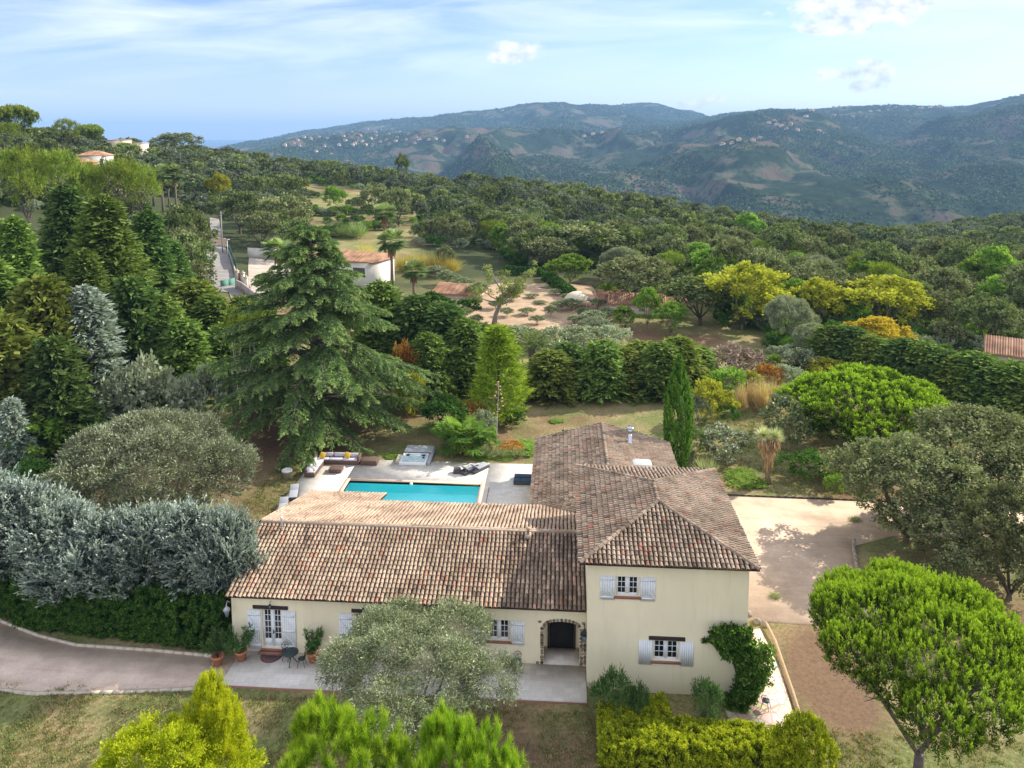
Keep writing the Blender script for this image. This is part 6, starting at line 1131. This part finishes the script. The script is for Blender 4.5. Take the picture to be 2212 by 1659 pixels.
def scatter_stuff(name, label, P, sc, metas):
    cc = bpy.data.collections.new(name+'_kinds')
    for i, (me_list) in enumerate(metas):
        o = bpy.data.objects.new('%s_kind' % name, me_list); cc.objects.link(o)
    me = bpy.data.meshes.new(name); me.vertices.add(len(P)); me.vertices.foreach_set('co', np.asarray(P, np.float32).ravel())
    a = me.attributes.new('sc', 'FLOAT', 'POINT'); a.data.foreach_set('value', np.asarray(sc, np.float32))
    o = link(name, me); tag(o, label, kind='stuff')
    ng = bpy.data.node_groups.new(name+'_nodes', 'GeometryNodeTree'); ng.interface.new_socket('Geometry', in_out='INPUT', socket_type='NodeSocketGeometry'); ng.interface.new_socket('Geometry', in_out='OUTPUT', socket_type='NodeSocketGeometry')
    gi = ng.nodes.new('NodeGroupInput'); go = ng.nodes.new('NodeGroupOutput'); ip = ng.nodes.new('GeometryNodeInstanceOnPoints'); ci = ng.nodes.new('GeometryNodeCollectionInfo')
    ci.inputs[0].default_value = cc; ci.inputs[1].default_value = True; ci.inputs[2].default_value = True
    na = ng.nodes.new('GeometryNodeInputNamedAttribute'); na.data_type = 'FLOAT'; na.inputs[0].default_value = 'sc'
    rv = ng.nodes.new('FunctionNodeRandomValue'); rv.data_type = 'FLOAT_VECTOR'; rv.inputs[0].default_value = (0, 0, 0); rv.inputs[1].default_value = (0, 0, 6.28)
    ri = ng.nodes.new('FunctionNodeRandomValue'); ri.data_type = 'INT'
    for s in ri.inputs:
        if s.type == 'INT' and s.name == 'Max': s.default_value = len(metas)-1
        if s.type == 'INT' and s.name == 'Min': s.default_value = 0
        if s.name == 'Seed': s.default_value = 5
    L = ng.links.new; L(gi.outputs[0], ip.inputs['Points']); L(ci.outputs[0], ip.inputs['Instance']); ip.inputs['Pick Instance'].default_value = True
    L([s for s in ri.outputs if s.type == 'INT' and s.enabled][0], ip.inputs['Instance Index']); L(rv.outputs[0], ip.inputs['Rotation']); L(na.outputs[0], ip.inputs['Scale']); L(ip.outputs[0], go.inputs[0])
    md = o.modifiers.new('scatter', 'NODES'); md.node_group = ng; return o
def mk_lite(seed, mat, w, h, nc, L):
    r = np.random.RandomState(seed); c = Crown(seed); P, d = lobes_shell(r, rand_lobes(r, w, h, .4, 8, .8, .36), nc); c.plumes(P-d*.4, d, .7, .6, 14, L, L*.7, 1.1, 0, .5, .2, .25); return c.mesh('wood_tree', mat)
G_far = leafmat('far_wood_leaves', [(.02, .035, .018), (.065, .085, .04), (.15, .165, .085)], .15, ovar=.38)
G_far3 = leafmat('far_wood_leaves_grey', [(.04, .055, .035), (.095, .11, .07), (.18, .19, .125)], .15, ovar=.3)
G_far2 = leafmat('far_wood_leaves_light', [(.05, .07, .025), (.14, .17, .055), (.26, .28, .11)], .15, ovar=.3)
P = [(X, Y, g1(X, Y)-.3) for e, px, X, Y in rest]
scatter_stuff('woodland', 'dense dark green woodland covering the slopes behind the near oaks', P, .4+rs.rand(len(P))**1.5*.75, [mk_lite(300+i, (G_far, G_far3, G_far2, G_far, G_oak, G_far3)[i], (9, 7.5, 8, 10, 8.5, 9)[i], (8, 6, 9.5, 7, 8, 8.5)[i], 120, .6) for i in range(6)])
# undergrowth on the near slopes
U = []
for _ in range(9000):
    px = rs.uniform(-150, 2400); d = 106+rs.rand()**1.4*330-(22 if px > 1680 and rs.rand() < .5 else 0)
    if blocked(px, d) and not (px > 1680 and d > 93) and not (640 < px < 890 and 200 < d < 325 and rs.rand() < .05): continue
    q = atd(px, 295, d); U.append((q[0], q[1], g1(q[0], q[1])))
for d0 in (208, 226, 246, 268, 292):          # hedgerows on the banks of the terraced field
    for px in np.arange(640, 885, 3.):
        if fbm(np.array([px/38.]), np.array([d0*1.]), 5, 2)[0] < .45: continue
        q = atd(px+rs.uniform(-2, 2), 295, d0+8*math.sin(px/60.)+rs.uniform(-1.2, 1.2)); U.append((q[0], q[1], g1(q[0], q[1])))
scatter_stuff('undergrowth', 'low scrub and bushes filling the gaps between the woodland trees', U, rs.uniform(.6, 1.9, len(U)), [SHRUB['oak'][0]['crown'], SHRUB['grey'][0]['crown'], SHRUB['green'][0]['crown'], SHRUB['dark'][0]['crown']])
# trees of the far hills
Xh = rs.uniform(-60, 2500, 190000); Dh = 950+rs.rand(190000)**1.1*4900; lat = (Xh-CX)/1635.5*Dh; WX = cyw*lat-syw*Dh; WY = syw*lat+cyw*Dh
dn = fbm(WX/260, WY/420, 61, 4); keep = (dn+.12*(rs.rand(190000)-.5) > .46); WX, WY, Dh = WX[keep], WY[keep], Dh[keep]
def mk_blob(seed, mat):
    r = np.random.RandomState(seed); c = Crown(seed); d = unit(r.randn(26, 3)); d[:, 2] = np.abs(d[:, 2]); c.leaves(d*np.array([2.6, 2.6, 3.6])*.6, unit(r.randn(26, 3)), 3.6, 3.6, .3+r.rand(26)*.5); return c.mesh('hill_tree', mat)
G_hill = leafmat('hill_wood', [(.014, .03, .017), (.05, .078, .042), (.13, .155, .08)], .1, ovar=.35)
scatter_stuff('hillside_woods', 'far woods covering the mountains in dark blue green', np.stack([WX, WY, hz(WX, WY)-.6], -1), (.5+rs.rand(len(WX))*.6)*(.55+Dh/4200.)+.1, [mk_blob(i, G_hill) for i in range(3)])
# grass on the lawns
def mk_tuft(seed, mat):
    r = np.random.RandomState(seed); c = Crown(seed); k = 16; a = r.rand(k)*6.283; q = r.rand(k)*.16; c.leaves(np.stack([q*np.cos(a), q*np.sin(a), np.zeros(k)], -1), unit(np.stack([r.randn(k)*.6, r.randn(k)*.6, np.ones(k)], -1)), .09, .022, r.rand(k)); return c.mesh('grass_tuft', mat)
G_g1 = leafmat('green_grass_blades', [(.08, .1, .03), (.15, .18, .06), (.28, .28, .12)], .3); G_g2 = leafmat('straw_grass_blades', [(.3, .22, .11), (.42, .32, .18), (.55, .43, .27)], .3)
gx = np.concatenate([rs.uniform(-32, 24, 26000), rs.uniform(-26, -20, 2500), rs.uniform(10, 40, 12000)]); gy = np.concatenate([rs.uniform(25, 36.6, 26000), rs.uniform(50, 68, 2500), rs.uniform(63, 84, 12000)])
kp = (fbm(gx/2.2, gy/2.2, 91, 3)+.25*rs.rand(len(gx)) > .55) & ~((gx > 8.6) & (gx < 13) & (gy > 35)); gx, gy = gx[kp], gy[kp]
scatter_stuff('grass', 'short dry green and straw grass of the lawns', np.stack([gx, gy, gz(gx, gy)-.01], -1), rs.uniform(.7, 1.7, len(gx)), [mk_tuft(1, G_g1), mk_tuft(2, G_g2), mk_tuft(3, G_g1)])
# houses on the far hills
roofm = plain('far_roof', (.42, .25, .17), .9); farw = plain('far_wall', (.42, .34, .27), .9); r = random.Random(77)
def hillhouse(px, y, dmin, dmax):
    best = None
    for d in np.arange(dmin, dmax, 15.):
        q = atd(px, y, d); z = float(hz(np.array([q[0]]), np.array([q[1]]))[0]); e = abs(z-q[2])
        if z >= q[2]-2: best = (q[0], q[1], z, d); break
    if not best: return
    X, Y, z, d = best; b = MB(); a, c_ = r.uniform(8, 12), r.uniform(7, 9); h = r.uniform(3, 4.4); b.box(-a/2, a/2, -c_/2, c_/2, -6, h, .5, 0)
    V = [(-a/2-.5, -c_/2-.5, h), (a/2+.5, -c_/2-.5, h), (a/2+.5, c_/2+.5, h), (-a/2-.5, c_/2+.5, h), (-a/2+3, 0, h+2.2), (a/2-3, 0, h+2.2)]
    b.add(V, [(0, 1, 5, 4), (2, 3, 4, 5), (1, 2, 5), (3, 0, 4), (3, 2, 1, 0)], .5, 1)
    for k in range(3): b.box(-a/2+1.5+k*a*.3, -a/2+3+k*a*.3, -c_/2-.05, -c_/2-.003, 1.5, 3.4, .5, 2)
    side = 0 if px < 1300 else 1
    o = b.build('far_house', [(pr, farw)[r.random() < .4], roofm, dark], loc=(X, Y, z)); o.rotation_euler = (0, 0, r.uniform(-.6, .6)); s = .95+d/8000; o.scale = (s, s, s)
    tag(o, ('tiny pale house scattered on the village hill in the middle distance', 'tiny pale house high on the big mountain to the right')[side], 'house', ('houses on the village hill', 'houses on the right mountain')[side])
for px, y in [(655, 297), (670, 303), (690, 295), (705, 300), (722, 290), (740, 297), (760, 285), (775, 292), (792, 280), (808, 288), (822, 283), (838, 290), (850, 282), (865, 286), (885, 291), (900, 295), (860, 297), (835, 303), (800, 300), (780, 306), (820, 308), (855, 304), (880, 303), (905, 302), (925, 303), (700, 315), (730, 320), (650, 316), (680, 325), (715, 332), (760, 318), (940, 300), (960, 305), (1010, 300), (1085, 240), (870, 240), (880, 238), (1280, 292), (1300, 290), (1260, 296), (770, 312), (790, 315), (812, 296), (845, 312), (893, 310), (615, 318), (632, 312), (640, 305), (745, 305), (826, 274)]: hillhouse(px+r.uniform(-3, 3), y+r.uniform(-2, 2), 1500, 5600)
for px, y in [(1670, 262), (1680, 270), (1690, 275), (1662, 266), (1705, 268), (1700, 278), (1720, 282), (1770, 282), (1580, 308), (1595, 305), (1625, 303), (1640, 300), (1560, 312), (1722, 226), (1735, 228), (1755, 240), (1800, 232), (1815, 230), (1830, 233), (1850, 226), (1870, 224), (1890, 228), (1920, 230), (1935, 231), (1950, 232), (1975, 231), (1990, 232), (2010, 231), (2030, 230), (1845, 250), (1860, 243), (1880, 240), (1900, 238), (1920, 240), (1800, 250), (2190, 208), (2205, 207), (1990, 236), (1960, 240), (1740, 250)]: hillhouse(px+r.uniform(-3, 3), y+r.uniform(-2, 2), 1300, 5000)
# ------------------------------------------------------------------ air
m_, n = newmat('haze_air'); pv = n('ShaderNodeVolumePrincipled', {'Color': (.35, .61, 1., 1), 'Density': HAZE, 'Anisotropy': 0.}); n('ShaderNodeOutputMaterial', {1: pv.outputs[0]})
b = MB(); b.box(-21000, 21000, -400, 21000, -170, 420); tag(b.build('haze', m_), kind='stuff')
